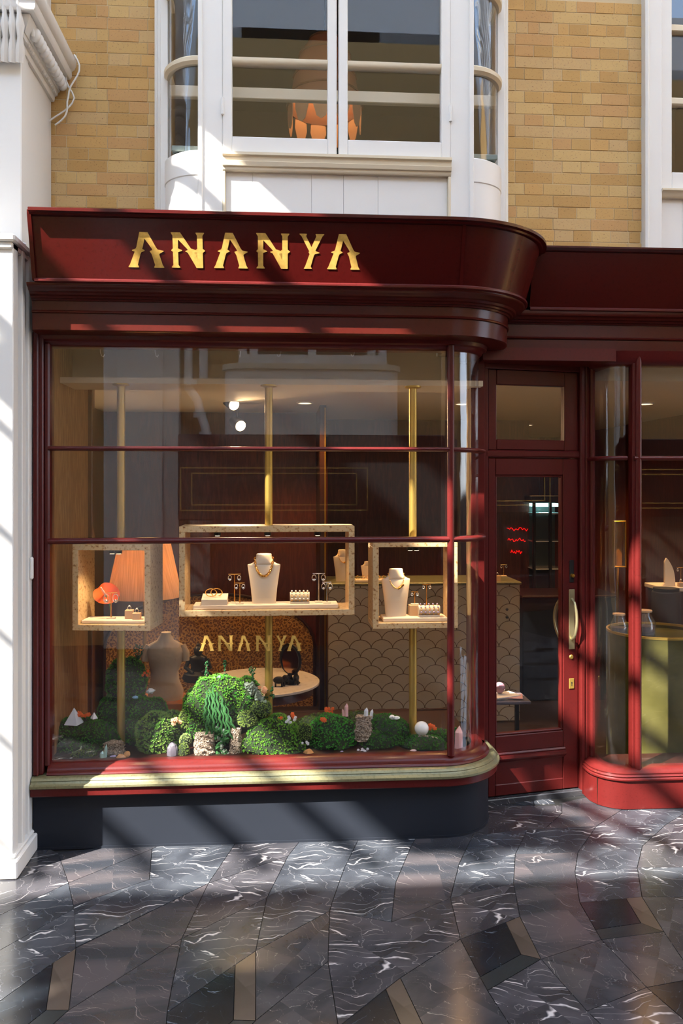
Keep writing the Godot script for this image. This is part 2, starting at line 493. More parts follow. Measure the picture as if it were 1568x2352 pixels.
# floor slabs: stone, turn of its grain in degrees, outline in metres (x, z)
const TILES = [
	[1, 55, [-1.490, 0.637, -1.264, 0.357, -1.396, 0.036, -1.595, -0.118, -1.697, 0.024]],
	[2, 8, [-1.396, 0.036, -1.264, 0.357, -0.942, 0.029, -0.868, -0.067]],
	[2, 8, [-1.264, 0.357, -0.942, 0.029, -0.904, 0.349, -1.191, 0.564]],
	[0, 50, [-1.191, 0.564, -0.904, 0.349, -0.942, 0.029, -0.868, -0.067, -0.526, -0.043, -0.632, 0.405, -1.100, 0.892]],
	[0, 50, [-1.490, 0.637, -1.264, 0.357, -1.181, 0.591, -1.399, 0.907]],
	[0, 50, [-1.399, 0.907, -1.181, 0.591, -1.098, 0.898, -1.159, 0.991, -1.289, 1.232]],
	[4, 30, [-1.159, 0.991, -1.098, 0.898, -1.027, 1.283, -1.105, 1.278]],
	[3, 60, [-1.289, 1.232, -1.159, 0.991, -1.105, 1.278, -1.165, 1.391, -1.237, 1.386]],
	[5, 10, [-1.105, 1.278, -1.027, 1.283, -1.080, 1.397, -1.165, 1.391]],
	[2, -4, [-1.098, 0.898, -0.632, 0.405, -0.696, 0.858, -1.027, 1.283]],
	[2, 8, [-1.027, 1.283, -0.696, 0.858, -0.693, 1.144, -0.689, 1.319, -0.680, 1.425, -1.080, 1.397]],
	[1, 55, [-0.526, -0.043, -0.207, -0.021, -0.271, 0.153, -0.632, 0.405]],
	[1, 25, [-0.632, 0.405, -0.271, 0.153, -0.365, 0.555, -0.696, 0.858]],
	[0, 50, [-0.696, 0.858, -0.365, 0.555, -0.400, 0.965, -0.474, 1.053, -0.689, 1.319, -0.693, 1.144]],
	[3, 0, [-0.474, 1.053, -0.689, 1.319, -0.680, 1.425, -0.508, 1.437, -0.461, 1.376]],
	[4, 30, [-0.474, 1.053, -0.400, 0.965, -0.386, 1.384, -0.461, 1.376]],
	[5, 10, [-0.461, 1.376, -0.386, 1.384, -0.422, 1.443, -0.508, 1.437]],
	[0, 35, [-0.271, 0.153, -0.207, -0.021, 0.100, -0.052, -0.009, 0.304, -0.082, 0.608, -0.098, 0.684, -0.400, 0.965, -0.365, 0.555]],
	[6, -30, [-0.400, 0.965, -0.098, 0.684, -0.125, 1.055, -0.386, 1.384]],
	[6, 40, [-0.386, 1.384, -0.125, 1.055, -0.110, 1.465, -0.422, 1.443]],
	[0, 50, [0.100, -0.052, 0.410, -0.084, 0.330, 0.122, 0.213, 0.460, 0.151, 0.793, -0.098, 0.684, -0.082, 0.608, -0.009, 0.304]],
	[2, -4, [0.410, -0.084, 0.748, -0.171, 0.675, -0.011, 0.540, 0.293, 0.433, 0.614, 0.151, 0.793, 0.213, 0.460, 0.330, 0.122]],
	[1, 40, [-0.098, 0.684, 0.151, 0.793, 0.433, 0.614, 0.407, 0.939, 0.133, 1.178, 0.071, 1.242, -0.137, 1.463, -0.110, 1.465, -0.125, 1.055]],
	[3, 60, [0.071, 1.242, -0.137, 1.463, 0.102, 1.480]],
	[4, 30, [0.071, 1.242, 0.133, 1.178, 0.177, 1.485, 0.102, 1.480]],
	[6, 40, [0.133, 1.178, 0.407, 0.939, 0.432, 1.275, 0.466, 1.505, 0.177, 1.485]],
	[3, 0, [0.407, 0.939, 0.620, 0.826, 0.616, 1.060, 0.425, 1.193]],
	[4, 30, [0.620, 0.826, 0.691, 0.786, 0.683, 1.097, 0.616, 1.060]],
	[5, 10, [0.425, 1.193, 0.616, 1.060, 0.683, 1.097, 0.432, 1.275]],
	[1, 55, [0.433, 0.614, 0.745, 0.501, 0.691, 0.786, 0.620, 0.826, 0.407, 0.939]],
	[0, 50, [0.540, 0.293, 0.835, 0.211, 0.745, 0.501, 0.433, 0.614]],
	[2, 8, [0.835, 0.211, 1.149, 0.209, 1.062, 0.409, 0.982, 0.690, 0.963, 0.981, 0.683, 1.097, 0.691, 0.786, 0.745, 0.501]],
	[3, 0, [0.982, 0.690, 1.196, 0.667, 1.173, 0.871, 0.968, 0.907]],
	[4, 30, [1.196, 0.667, 1.271, 0.661, 1.237, 0.942, 1.173, 0.871]],
	[5, 10, [0.968, 0.907, 1.173, 0.871, 1.237, 0.942, 0.963, 0.981]],
	[0, 50, [1.062, 0.409, 1.368, 0.391, 1.271, 0.661, 0.982, 0.690]],
	[0, 20, [1.368, 0.391, 1.620, 0.404, 1.482, 0.676, 1.271, 0.661]],
	[6, -30, [1.271, 0.661, 1.482, 0.676, 1.212, 1.210, 1.237, 0.942]],
	[6, -30, [0.963, 0.981, 1.237, 0.942, 1.212, 1.210, 1.186, 1.260, 1.006, 1.297]],
	[6, -30, [0.683, 1.097, 0.963, 0.981, 1.006, 1.297, 0.744, 1.412]],
	[1, 25, [0.432, 1.275, 0.683, 1.097, 0.744, 1.412, 0.777, 1.527, 0.466, 1.505]],
	[3, 0, [1.006, 1.297, 1.186, 1.260, 1.060, 1.510]],
	[1, 55, [0.744, 1.412, 1.006, 1.297, 1.060, 1.510, 1.042, 1.546, 0.777, 1.527]],
	[0, 35, [0.675, -0.011, 0.832, -0.043, 0.975, -0.060, 0.835, 0.211, 0.540, 0.293]],
	[0, 50, [0.975, -0.060, 1.358, -0.089, 1.149, 0.209, 0.835, 0.211]],
	[0, 35, [1.358, -0.089, 1.736, -0.085, 1.494, 0.164, 1.368, 0.391, 1.062, 0.409, 1.149, 0.209]],
	[1, 55, [1.736, -0.085, 1.866, -0.082, 1.620, 0.404, 1.368, 0.391, 1.494, 0.164]],
	[1, 25, [0.675, -0.011, 0.748, -0.171, 0.829, -0.406, 1.268, -0.375, 1.231, -0.267, 1.071, -0.070, 0.975, -0.060, 0.832, -0.043]],
	[2, -4, [1.071, -0.070, 1.231, -0.267, 1.279, -0.407, 1.599, -0.384, 1.630, -0.338, 1.358, -0.089]],
	[0, 50, [1.358, -0.089, 1.630, -0.338, 1.695, -0.371, 2.002, -0.350, 1.959, -0.265, 1.736, -0.085]],
	[1, 25, [1.736, -0.085, 1.959, -0.265, 1.866, -0.082]]]

# ---------------------------------------------------------------- scene
const SUN = Vector3(1.3, -1.7, -1.0)
func _ready():
	rng.seed = 7
	var cam = Camera3D.new()
	cam.name = "camera"
	cam.projection = Camera3D.PROJECTION_FRUSTUM
	cam.near = 0.05
	cam.far = 200.0
	cam.size = 0.05 * 2352.0 / FL
	cam.frustum_offset = Vector2(0, -0.05 * (1176.0 - HYP) / FL)
	add_child(cam)
	cam.position = EYE
	cam.rotation.y = -YAW
	cam.current = true
	var env = Environment.new()
	env.background_mode = Environment.BG_SKY
	var sky = Sky.new()
	var sm = ProceduralSkyMaterial.new()
	sm.sky_top_color = Color(0.65, 0.78, 0.95)
	sm.sky_horizon_color = Color(0.93, 0.95, 0.97)
	sm.ground_bottom_color = Color(0.3, 0.3, 0.3)
	sm.ground_horizon_color = Color(0.55, 0.55, 0.55)
	sm.sun_angle_max = 1.0
	sm.sky_energy_multiplier = 2.25
	sky.sky_material = sm
	env.sky = sky
	env.ambient_light_source = Environment.AMBIENT_SOURCE_DISABLED
	env.reflected_light_source = Environment.REFLECTION_SOURCE_SKY
	env.tonemap_mode = Environment.TONE_MAPPER_LINEAR
	env.tonemap_exposure = 1.0
	env.sdfgi_enabled = true
	env.ssao_enabled = true
	env.ssil_enabled = true
	var we = WorldEnvironment.new()
	we.name = "world_environment"
	we.environment = env
	add_child(we)
	var sun = DirectionalLight3D.new()
	sun.name = "sun"
	sun.light_color = Color(1.0, 0.97, 0.93)
	sun.light_energy = 10.2
	sun.light_angular_distance = 0.53
	sun.sky_mode = DirectionalLight3D.SKY_MODE_LIGHT_ONLY
	sun.shadow_enabled = true
	add_child(sun)
	sun.look_at_from_position(Vector3.ZERO, SUN, Vector3.UP)
	make_materials()
	build_floor()
	build_brick_wall()
	build_pier()
	build_upper_window()
	build_upper_window_two()
	build_roof()
	build_opposite()
	build_riser_and_window()
	build_entablature()
	build_signs()
	build_door()
	build_second_window()
	build_shop_room()
	build_shop_things()
	build_boxes()
	build_garden()

# ---------------------------------------------------------------- the floor
func build_floor():
	var fl = struct("floor", "polished dark marble paving of wavy interlocking slabs with white veins")
	part(fl, "bed", bxm(Vector3(-12, -0.3, -0.6), Vector3(8, -0.0045, 5.4)), M.dark_gap)
	for t in TILES:
		var pts = v2(t[2])
		var ctr = Vector2.ZERO
		for q in pts:
			ctr += q / pts.size()
		var off = Geometry2D.offset_polygon(PackedVector2Array(pts), -0.0015)
		if off.is_empty(): continue
		var turn = deg_to_rad(t[1])
		var mb = MB.new()
		var poly = []
		for q in off[0]:
			poly.append((q - ctr).rotated(turn))
		mb.prism(poly, 0.006, Transform3D(Basis(Vector3(1, 0, 0), Vector3(0, 0, 1), Vector3(0, 1, 0)), Vector3(0, -0.006, 0)))
		var o = part(fl, "tile", mb, M.stone[t[0]], 0)
		o.position = Vector3(ctr.x, 0, ctr.y)
		o.rotation.y = turn
	# slabs carry on out of the frame
	var all = PackedVector2Array()
	for t in TILES:
		all.append_array(PackedVector2Array(v2(t[2])))
	var hull = Geometry2D.convex_hull(all)
	hull.remove_at(hull.size() - 1)
	var k = 0
	for ix in range(-7, 8):
		for iz in range(-1, 7):
			var c = Vector2(ix * 0.62 + (iz % 2) * 0.31, 0.3 + iz * 0.55)
			var pl = PackedVector2Array([c + Vector2(-0.31, -0.15), c + Vector2(0.31, -0.4), c + Vector2(0.31, 0.15), c + Vector2(-0.31, 0.4)])
			for rest in Geometry2D.clip_polygons(pl, hull):
				for small in Geometry2D.offset_polygon(rest, -0.0015):
					var poly = []
					for q in small:
						poly.append(q - c)
					if poly.size() < 3 or Geometry2D.triangulate_polygon(PackedVector2Array(poly)).is_empty(): continue
					var mb = MB.new()
					mb.prism(poly, 0.006, Transform3D(Basis(Vector3(1, 0, 0), Vector3(0, 0, 1), Vector3(0, 1, 0)), Vector3(0, -0.006, 0)))
					var o = part(fl, "tile", mb, M.stone[[0, 2, 6, 1, 3][k % 5]], 0)
					o.position = Vector3(c.x, 0, c.y)
					k += 1

# ---------------------------------------------------------------- brick wall of the upper storey
func build_brick_wall():
	var w = struct("wall_back", "yellow stock brick wall of the upper storey with fine pale joints")
	var zf = -0.65
	var mb = MB.new()
	for r in [[-12.0, -1.0], [1.0, 1.9], [3.2, 8.0]]:
		mb.box(Vector3(r[0], 2.6, -0.95), Vector3(r[1], 5.42, zf - 0.003))
	mb.box(Vector3(-1.0, 5.1, -0.95), Vector3(3.2, 5.42, zf - 0.003))
	mb.box(Vector3(-12, -0.1, -0.95), Vector3(-2.0, 2.6, zf - 0.003))
	mb.box(Vector3(3.3, -0.1, -0.95), Vector3(8, 2.6, zf - 0.003))
	part(w, "mortar_bed", mb, M.mortar)
	var h = 0.0685
	var j = 0.0034
	var shapes = {}
	for row in 25:
		var y = 2.98 + row * h
		var head = row % 2 == 0
		var step = 0.1145 if head else 0.229
		for span in [[-1.625, -1.015], [1.035, 1.86]]:
			var x = span[0] - 0.06 - (0.02 if head else 0.075) - (0.05 if span[0] > 0 else 0.0)
			while x < span[1]:
				var wd = step
				if head and rng.randf() < 0.16: wd = 0.068
				if head and rng.randf() < 0.1: wd = 0.172
				var a = max(x + j / 2, span[0])
				var b = min(x + wd - j / 2, span[1])
				x += wd
				if b - a < 0.02: continue
				var key = int(round((b - a) * 1000))
				if not shapes.has(key):
					shapes[key] = bxm(Vector3(-(b - a) / 2, -(h - j) / 2, -0.02), Vector3((b - a) / 2, (h - j) / 2, 0), 0.0016).done(0)
				var o = MeshInstance3D.new()
				o.mesh = shapes[key]
				o.material_override = M["brick%d" % rng.randi_range(0, 6)]
				o.name = "brick"
				w.add_child(o, true)
				o.position = Vector3((a + b) / 2, y + h / 2, zf + rng.randf_range(-0.0012, 0.0012))

# ---------------------------------------------------------------- white pier beside the shop
func build_pier():
	var w = struct("wall_pier", "tall white painted pier with stepped pilaster and carved capital beside the shopfront")
	var mb = MB.new()
	# lower pilaster: stepped plan, front to back
	var plan = [[-1.53, 0.0, 0.05], [-1.545, 0.05, 0.115], [-1.53, 0.115, 0.15], [-1.56, 0.15, 0.20], [-1.535, 0.20, 0.27]]
	for s in plan:
		mb.box(Vector3(-2.6, 0.09, s[1] - 0.001), Vector3(s[0], 2.92, s[2]), 0.004)
	part(w, "pilaster", mb, M.white_paint)
	mb = MB.new()
	mb.box(Vector3(-2.6, 0.0, -0.1), Vector3(-1.505, 0.085, 0.31), 0.006)
	mb.box(Vector3(-2.6, 0.085, -0.1), Vector3(-1.52, 0.10, 0.29), 0.005)
	part(w, "plinth", mb, M.white_paint)
	mb = MB.new()
	mb.box(Vector3(-2.6, 2.92, -0.64), Vector3(-1.52, 2.955, 0.30), 0.008)
	mb.box(Vector3(-2.6, 2.89, -0.64), Vector3(-1.535, 2.922, 0.285), 0.006)
	part(w, "ledge", mb, M.white_paint)
	mb = MB.new()
	mb.box(Vector3(-2.6, 2.955, -0.649), Vector3(-1.615, 5.2, -0.09), 0.005)
	mb.box(Vector3(-2.6, 2.955, -0.13), Vector3(-1.60, 4.0, -0.06), 0.005)
	mb.box(Vector3(-2.6, 2.955, -0.20), Vector3(-1.607, 4.0, -0.13), 0.005)
	part(w, "shaft", mb, M.white_paint)
	mb = MB.new()
	mb.box(Vector3(-2.6, 0.0, -0.64), Vector3(-1.531, 2.9, 0.0))
	part(w, "core", mb, M.white_paint)
	# capital: mouldings run along the side face and return across the front
	mb = MB.new()
	var path = [[Vector3(-1.615, 0, -0.648), Vector3(1, 0, 0)], [Vector3(-1.615, 0, -0.06), Vector3(1, 0, 1)], [Vector3(-2.6, 0, -0.06), Vector3(0, 0, 1)]]
	mb.sweep(path, v2([0, 3.99, 0.015, 3.99, 0.02, 4.005, 0.02, 4.02, 0.035, 4.025, 0.04, 4.045, 0, 4.045]))
	mb.sweep(path, v2([0, 4.04, 0.045, 4.045, 0.075, 4.10, 0.08, 4.115, 0, 4.12]))
	mb.sweep(path, v2([0, 4.115, 0.105, 4.12, 0.115, 4.135, 0.115, 4.165, 0.13, 4.175, 0.14, 4.20, 0.14, 4.225, 0, 4.23]))
	part(w, "capital_moulding", mb, M.white_paint)
	for i in 11:
		var z = -0.62 + i * 0.052
		mb = MB.new()
		mb.ball(Vector3(0, 0, 0), Vector3(0.030, 0.036, 0.021), 12, 8)
		var e = part(w, "carved_egg", mb, M.white_paint)
		e.position = Vector3(-1.545, 4.078, z)
		mb = MB.new()
		mb.box(Vector3(-0.007, -0.02, -0.006), Vector3(0.007, 0.02, 0.006), 0.003)
		e = part(w, "carved_dart", mb, M.white_paint)
		e.position = Vector3(-1.548, 4.072, z + 0.026)
	for i in 22:
		mb = MB.new()
		mb.ball(Vector3.ZERO, Vector3(0.009, 0.009, 0.011), 8, 6)
		var e = part(w, "carved_bead", mb, M.white_paint)
		e.position = Vector3(-1.582, 4.028, -0.63 + i * 0.026)
	# acanthus leaf at the corner of the capital
	for k in 5:
		mb = MB.new()
		var x0 = -1.60 - k * 0.035
		var pts = []
		var rad = []
		for i in 8:
			var t = i / 7.0
			pts.append(Vector3(x0 + 0.02 * sin(t * 3), 3.90 + 0.36 * t, -0.03 + 0.04 * sin(t * 2.6) + 0.05 * t))
			rad.append(0.022 * (1.0 - 0.5 * t) + 0.006 * sin(t * 18))
		mb.tube(pts, rad, 8)
		part(w, "acanthus_leaf", mb, M.white_paint)
	mb = MB.new()
	mb.ball(Vector3(-1.565, 4.21, -0.63), Vector3(0.08, 0.10, 0.05), 12, 10, noise(14, 5), 0.25)
	part(w, "carved_scroll", mb, M.white_paint)
	# white cables hung from the capital
	for c in 2:
		var t = thing("cable", ["thin white cable hanging in a loop off the carved pier capital", "second white cable twisted beside the first below the capital end"][c], "cable")
		mb = MB.new()
		var pts = []
		for i in 15:
			var s = i / 14.0
			pts.append(Vector3(-1.475 - 0.02 * c + 0.03 * sin(s * 9 + c * 2) - 0.12 * max(0, s - 0.55) * 2.2, 4.24 - 0.42 * s + 0.06 * max(0.0, s - 0.7), -0.60 - 0.012 * c))
		mb.tube(pts, 0.005, 6)
		part(t, "wire", mb, M.white_paint)
	var cv = thing("ledge_cable", "grey cable trailing over the white ledge at the top of the lower pilaster", "cable")
	mb = MB.new()
	mb.tube([Vector3(-2.3, 2.965, 0.25), Vector3(-1.95, 2.975, 0.29), Vector3(-1.75, 2.972, 0.26), Vector3(-1.60, 2.962, 0.16), Vector3(-1.53, 2.962, 0.10)], 0.007, 6)
	part(cv, "wire", mb, M.white_paint)
	var cl = thing("conduit_clip", "small white clip screwed to the pier beside the shop window frame", "clip")
	part(cl, "body", bxm(Vector3(-1.532, 1.34, 0.02), Vector3(-1.515, 1.45, 0.045), 0.006), M.white_paint)

# ---------------------------------------------------------------- upper bay window
func bar(parent, called, lo, hi, m, bev = 0.004): return part(parent, called, bxm(lo, hi, bev), m)
func build_upper_window():
	var w = struct("window_1", "white painted bow window above the sign with two casements and curved corner panes")
	var zf = -0.32
	var y0 = 2.7
	var y1 = 5.0
	# corner posts between casements and curved panes
	for s in [-1, 1]:
		bar(w, "post", Vector3(s * 0.745, y0, zf - 0.08), Vector3(s * 0.62, y1, zf), M.white_paint)
		bar(w, "post_bead", Vector3(s * 0.752, y0, zf - 0.06), Vector3(s * 0.727, y1, zf + 0.012), M.white_paint)
		# curved apron, curved panes and curved glazing bars
		var c = Vector3(s * 0.735, 0, zf - 0.22)
		var path = arc_path(c, 0.22, 0, 90 * s, 14)
		path.append([Vector3(s * 0.955, 0, -0.66), Vector3(s, 0, 0)])
		var mb = MB.new()
		mb.sweep(path, v2([-0.03, y0, 0, y0, 0, 3.47, 0.004, 3.475, 0.004, 3.60, -0.02, 3.615, -0.03, 3.615]))
		part(w, "curved_apron", mb, M.white_paint)
		for yy in [4.08, 4.53]:
			mb = MB.new()
			mb.sweep(path, v2([-0.035, yy, -0.01, yy - 0.004, 0.006, yy + 0.01, 0.008, yy + 0.03, -0.006, yy + 0.042, -0.035, yy + 0.042]))
			part(w, "curved_glazing_bar", mb, M.cream_paint)
		var yy2 = [3.60, 4.10, 4.55, 5.0]
		for i in 3:
			mb = MB.new()
			mb.sweep(path, v2([-0.026, yy2[i], -0.022, yy2[i], -0.022, yy2[i + 1], -0.026, yy2[i + 1]]))
			part(w, "curved_pane", mb, M.old_glass)
		# jamb strips against the brick
		bar(w, "jamb", Vector3(s * 0.94, y0, -0.66), Vector3(s * 0.985, y1, -0.53), M.white_paint)
		bar(w, "jamb_strip", Vector3(s * 0.985, y0, -0.66), Vector3(s * 1.008, y1, -0.58), M.white_paint)
		bar(w, "jamb_edge", Vector3(s * 1.005, y0, -0.66), Vector3(s * 1.03, y1, -0.615), M.white_paint, 0.01)
	# casements
	for k in 2:
		var x0 = [-0.62, 0.006][k]
		var x1 = [-0.004, 0.622][k]
		var cs = Node3D.new()
		cs.name = "casement"
		w.add_child(cs, true)
		bar(cs, "stile", Vector3(x0, 3.60, zf - 0.05), Vector3(x0 + 0.05, y1, zf + 0.006), M.white_paint)
		bar(cs, "stile", Vector3(x1 - 0.05, 3.60, zf - 0.05), Vector3(x1, y1, zf + 0.006), M.white_paint)
		bar(cs, "bottom_rail", Vector3(x0 + 0.05, 3.60, zf - 0.05), Vector3(x1 - 0.05, 3.685, zf + 0.006), M.white_paint)
		var mb = MB.new()
		mb.sweep(line_path(Vector3(x0 + 0.045, 0, zf), Vector3(x1 - 0.045, 0, zf), Vector3(0, 0, 1)), v2([-0.04, 4.08, -0.012, 4.08, 0.0, 4.088, 0.004, 4.10, 0.004, 4.115, -0.008, 4.122, -0.04, 4.122]))
		part(cs, "glazing_bar", mb, M.cream_paint)
		bar(cs, "glazing_bar", Vector3(x0 + 0.045, 4.56, zf - 0.04), Vector3(x1 - 0.045, 4.60, zf), M.cream_paint)
		bar(cs, "pane", Vector3(x0 + 0.045, 3.68, zf - 0.030), Vector3(x1 - 0.045, 4.10, zf - 0.026), M.pane_glass, 0)
		bar(cs, "pane", Vector3(x0 + 0.045, 4.10, zf - 0.030), Vector3(x1 - 0.045, 5.0, zf - 0.026), M.pane_glass, 0)
		for yy in [3.80, 4.7]:
			mb = MB.new()
			mb.tube([Vector3([x0, x1][k], yy, zf + 0.008), Vector3([x0, x1][k], yy + 0.09, zf + 0.008)], 0.009, 8)
			part(cs, "hinge", mb, M.white_paint)
	# moulded cill and panelled apron
	var mb = MB.new()
	mb.sweep(line_path(Vector3(-0.62, 0, zf), Vector3(0.625, 0, zf), Vector3(0, 0, 1)), v2([-0.05, 3.50, 0.004, 3.50, 0.010, 3.508, 0.010, 3.52, 0.02, 3.524, 0.026, 3.545, 0.018, 3.55, 0.022, 3.572, 0.034, 3.578, 0.034, 3.592, -0.05, 3.592]))
	part(w, "cill_moulding", mb, M.cream_paint)
	for s in [[-0.62, -0.605], [0.61, 0.625]]:
		bar(w, "apron_edge", Vector3(s[0], y0, zf - 0.03), Vector3(s[1], 3.50, zf + 0.004), M.cream_paint)
	for b in [[-0.605, -0.46], [-0.46, -0.14], [-0.14, 0.035], [0.035, 0.225], [0.225, 0.61]]:
		bar(w, "apron_board", Vector3(b[0] + 0.0006, y0, zf - 0.05), Vector3(b[1] - 0.0006, 3.505, zf - 0.022), M.white_paint, 0.001)
	# room behind
	mb = MB.new()
	mb.box(Vector3(-1.5, 3.2, -3.6), Vector3(1.5, 3.25, -0.95))
	mb.box(Vector3(-0.92, 3.2, -0.96), Vector3(0.92, 3.25, -0.40))
	part(w, "room_floor", mb, M.dark_wood)
	mb = MB.new()
	mb.box(Vector3(-1.55, 3.2, -3.65), Vector3(1.55, 5.4, -3.6))
	mb.box(Vector3(-1.55, 3.2, -3.65), Vector3(-1.5, 5.4, -0.95))
	mb.box(Vector3(1.5, 3.2, -3.65), Vector3(1.55, 5.4, -0.95))
	mb.box(Vector3(-1.55, 5.3, -3.65), Vector3(1.55, 5.4, -0.95))
	mb.box(Vector3(-1.05, 5.0, -0.96), Vector3(1.05, 5.1, -0.3))
	part(w, "room_wall", mb, M.room_paint)
	bar(w, "meeting_rail", Vector3(-0.95, 4.015, -0.62), Vector3(0.95, 4.08, -0.58), M.cream_paint)
	bar(w, "interior_sill", Vector3(-0.9, 3.62, -0.66), Vector3(0.9, 3.65, -0.37), mat("sill_teal", Color(0.45, 0.50, 0.48), 0.5))
	bar(w, "wall_picture", Vector3(0.42, 3.55, -1.9), Vector3(0.85, 4.0, -1.87), M.tan_wood)
	# woven pendant shade hanging in the room
	var p = thing("pendant_lamp", "woven rattan pendant shade with petal rim hanging behind the upper window", "lamp", Vector3(-0.02, 0.36, -1.3))
	mb = MB.new()
	mb.lathe(v2([0.03, 4.42, 0.09, 4.40, 0.16, 4.30, 0.20, 4.16, 0.225, 4.02, 0.25, 3.94, 0.235, 3.93, 0.21, 4.0, 0.185, 4.14, 0.15, 4.28, 0.08, 4.38, 0.03, 4.40]), 28)
	part(p, "shade", mb, M.rattan)
	for i in 11:
		var a = TAU * i / 11
		var d = Vector3(cos(a), 0, sin(a))
		var side = Vector3(-sin(a), 0, cos(a))
		mb = MB.new()
		var o = d * 0.235 + Vector3(0, 3.95, 0)
		mb.prism(v2([-0.05, 0, -0.055, -0.08, -0.03, -0.16, 0, -0.18, 0.03, -0.16, 0.055, -0.08, 0.05, 0]), 0.005, Transform3D(Basis(side, Vector3.UP, d), o))
		part(p, "petal", mb, M.rattan_pale)
	for i in 5:
		mb = MB.new()
		var ring = []
		for k in 24:
			var r = [0.10, 0.17, 0.205, 0.23, 0.25][i]
			ring.append(Vector3(cos(TAU * k / 24) * r, [4.39, 4.28, 4.14, 4.02, 3.945][i], sin(TAU * k / 24) * r))
		mb.tube(ring, 0.008, 6, true)
		part(p, "woven_ring", mb, M.rattan)
	mb = MB.new()
	mb.tube([Vector3(0, 4.4, 0), Vector3(0, 4.94, 0)], 0.006, 6)
	part(p, "cord", mb, M.black_iron)
	mb = MB.new()
	mb.ball(Vector3(0, 4.15, 0), Vector3(0.035, 0.05, 0.035), 12, 8)
	part(p, "bulb", mb, M.down_light)
	var l = OmniLight3D.new()
	l.name = "pendant_glow"
	l.light_color = Color(1, 0.80, 0.58)
	l.light_energy = 0.14
	l.light_size = 0.03
	l.omni_range = 6
	l.omni_attenuation = 2.0
	l.shadow_enabled = true
	p.add_child(l)
	l.position = Vector3(0, 4.15, 0)

func build_upper_window_two():
	var w = struct("window_2", "white painted casement window next to the brickwork above the shop entrance")
	var zf = -0.64
	bar(w, "jamb", Vector3(1.85, 2.7, -0.70), Vector3(1.955, 5.1, -0.60), M.white_paint)
	bar(w, "jamb_bead", Vector3(1.85, 2.7, -0.70), Vector3(1.875, 5.1, -0.585), M.white_paint, 0.01)
	bar(w, "jamb", Vector3(3.1, 2.7, -0.70), Vector3(3.25, 5.1, -0.60), M.white_paint)
	bar(w, "stile", Vector3(1.957, 3.575, -0.70), Vector3(2.025, 5.1, -0.62), M.white_paint)
	bar(w, "bottom_rail", Vector3(2.025, 3.575, -0.70), Vector3(3.1, 3.675, -0.62), M.white_paint)
	var mb = MB.new()
	mb.sweep(line_path(Vector3(1.955, 0, -0.62), Vector3(3.1, 0, -0.62), Vector3(0, 0, 1)), v2([-0.05, 3.52, 0.0, 3.52, 0.01, 3.53, 0.02, 3.55, 0.03, 3.557, 0.03, 3.568, -0.05, 3.568]))
	part(w, "cill_moulding", mb, M.cream_paint)
	for b in [[1.956, 2.1], [2.1, 2.4], [2.4, 2.7], [2.7, 3.1]]:
		bar(w, "apron_board", Vector3(b[0] + 0.0006, 2.7, -0.70), Vector3(b[1] - 0.0006, 3.53, -0.645), M.white_paint, 0.001)
	for yy in [4.09, 4.53]:
		bar(w, "glazing_bar", Vector3(2.02, yy, -0.69), Vector3(3.1, yy + 0.04, -0.635), M.cream_paint)
	for yy in [[3.67, 4.1], [4.1, 4.55], [4.55, 5.1]]:
		bar(w, "pane", Vector3(2.02, yy[0], -0.672), Vector3(3.1, yy[1], -0.668), M.pane_glass, 0)
	mb = MB.new()
	mb.box(Vector3(1.6, 3.2, -3.2), Vector3(3.3, 5.3, -3.1))
	mb.box(Vector3(1.6, 3.2, -3.2), Vector3(1.65, 5.3, -0.96))
	mb.box(Vector3(3.25, 3.2, -3.2), Vector3(3.3, 5.3, -0.96))
	mb.box(Vector3(1.6, 3.2, -3.2), Vector3(3.3, 3.3, -0.7))
	mb.box(Vector3(1.6, 5.2, -3.2), Vector3(3.3, 5.3, -0.7))
	part(w, "room_wall", mb, M.room_paint)

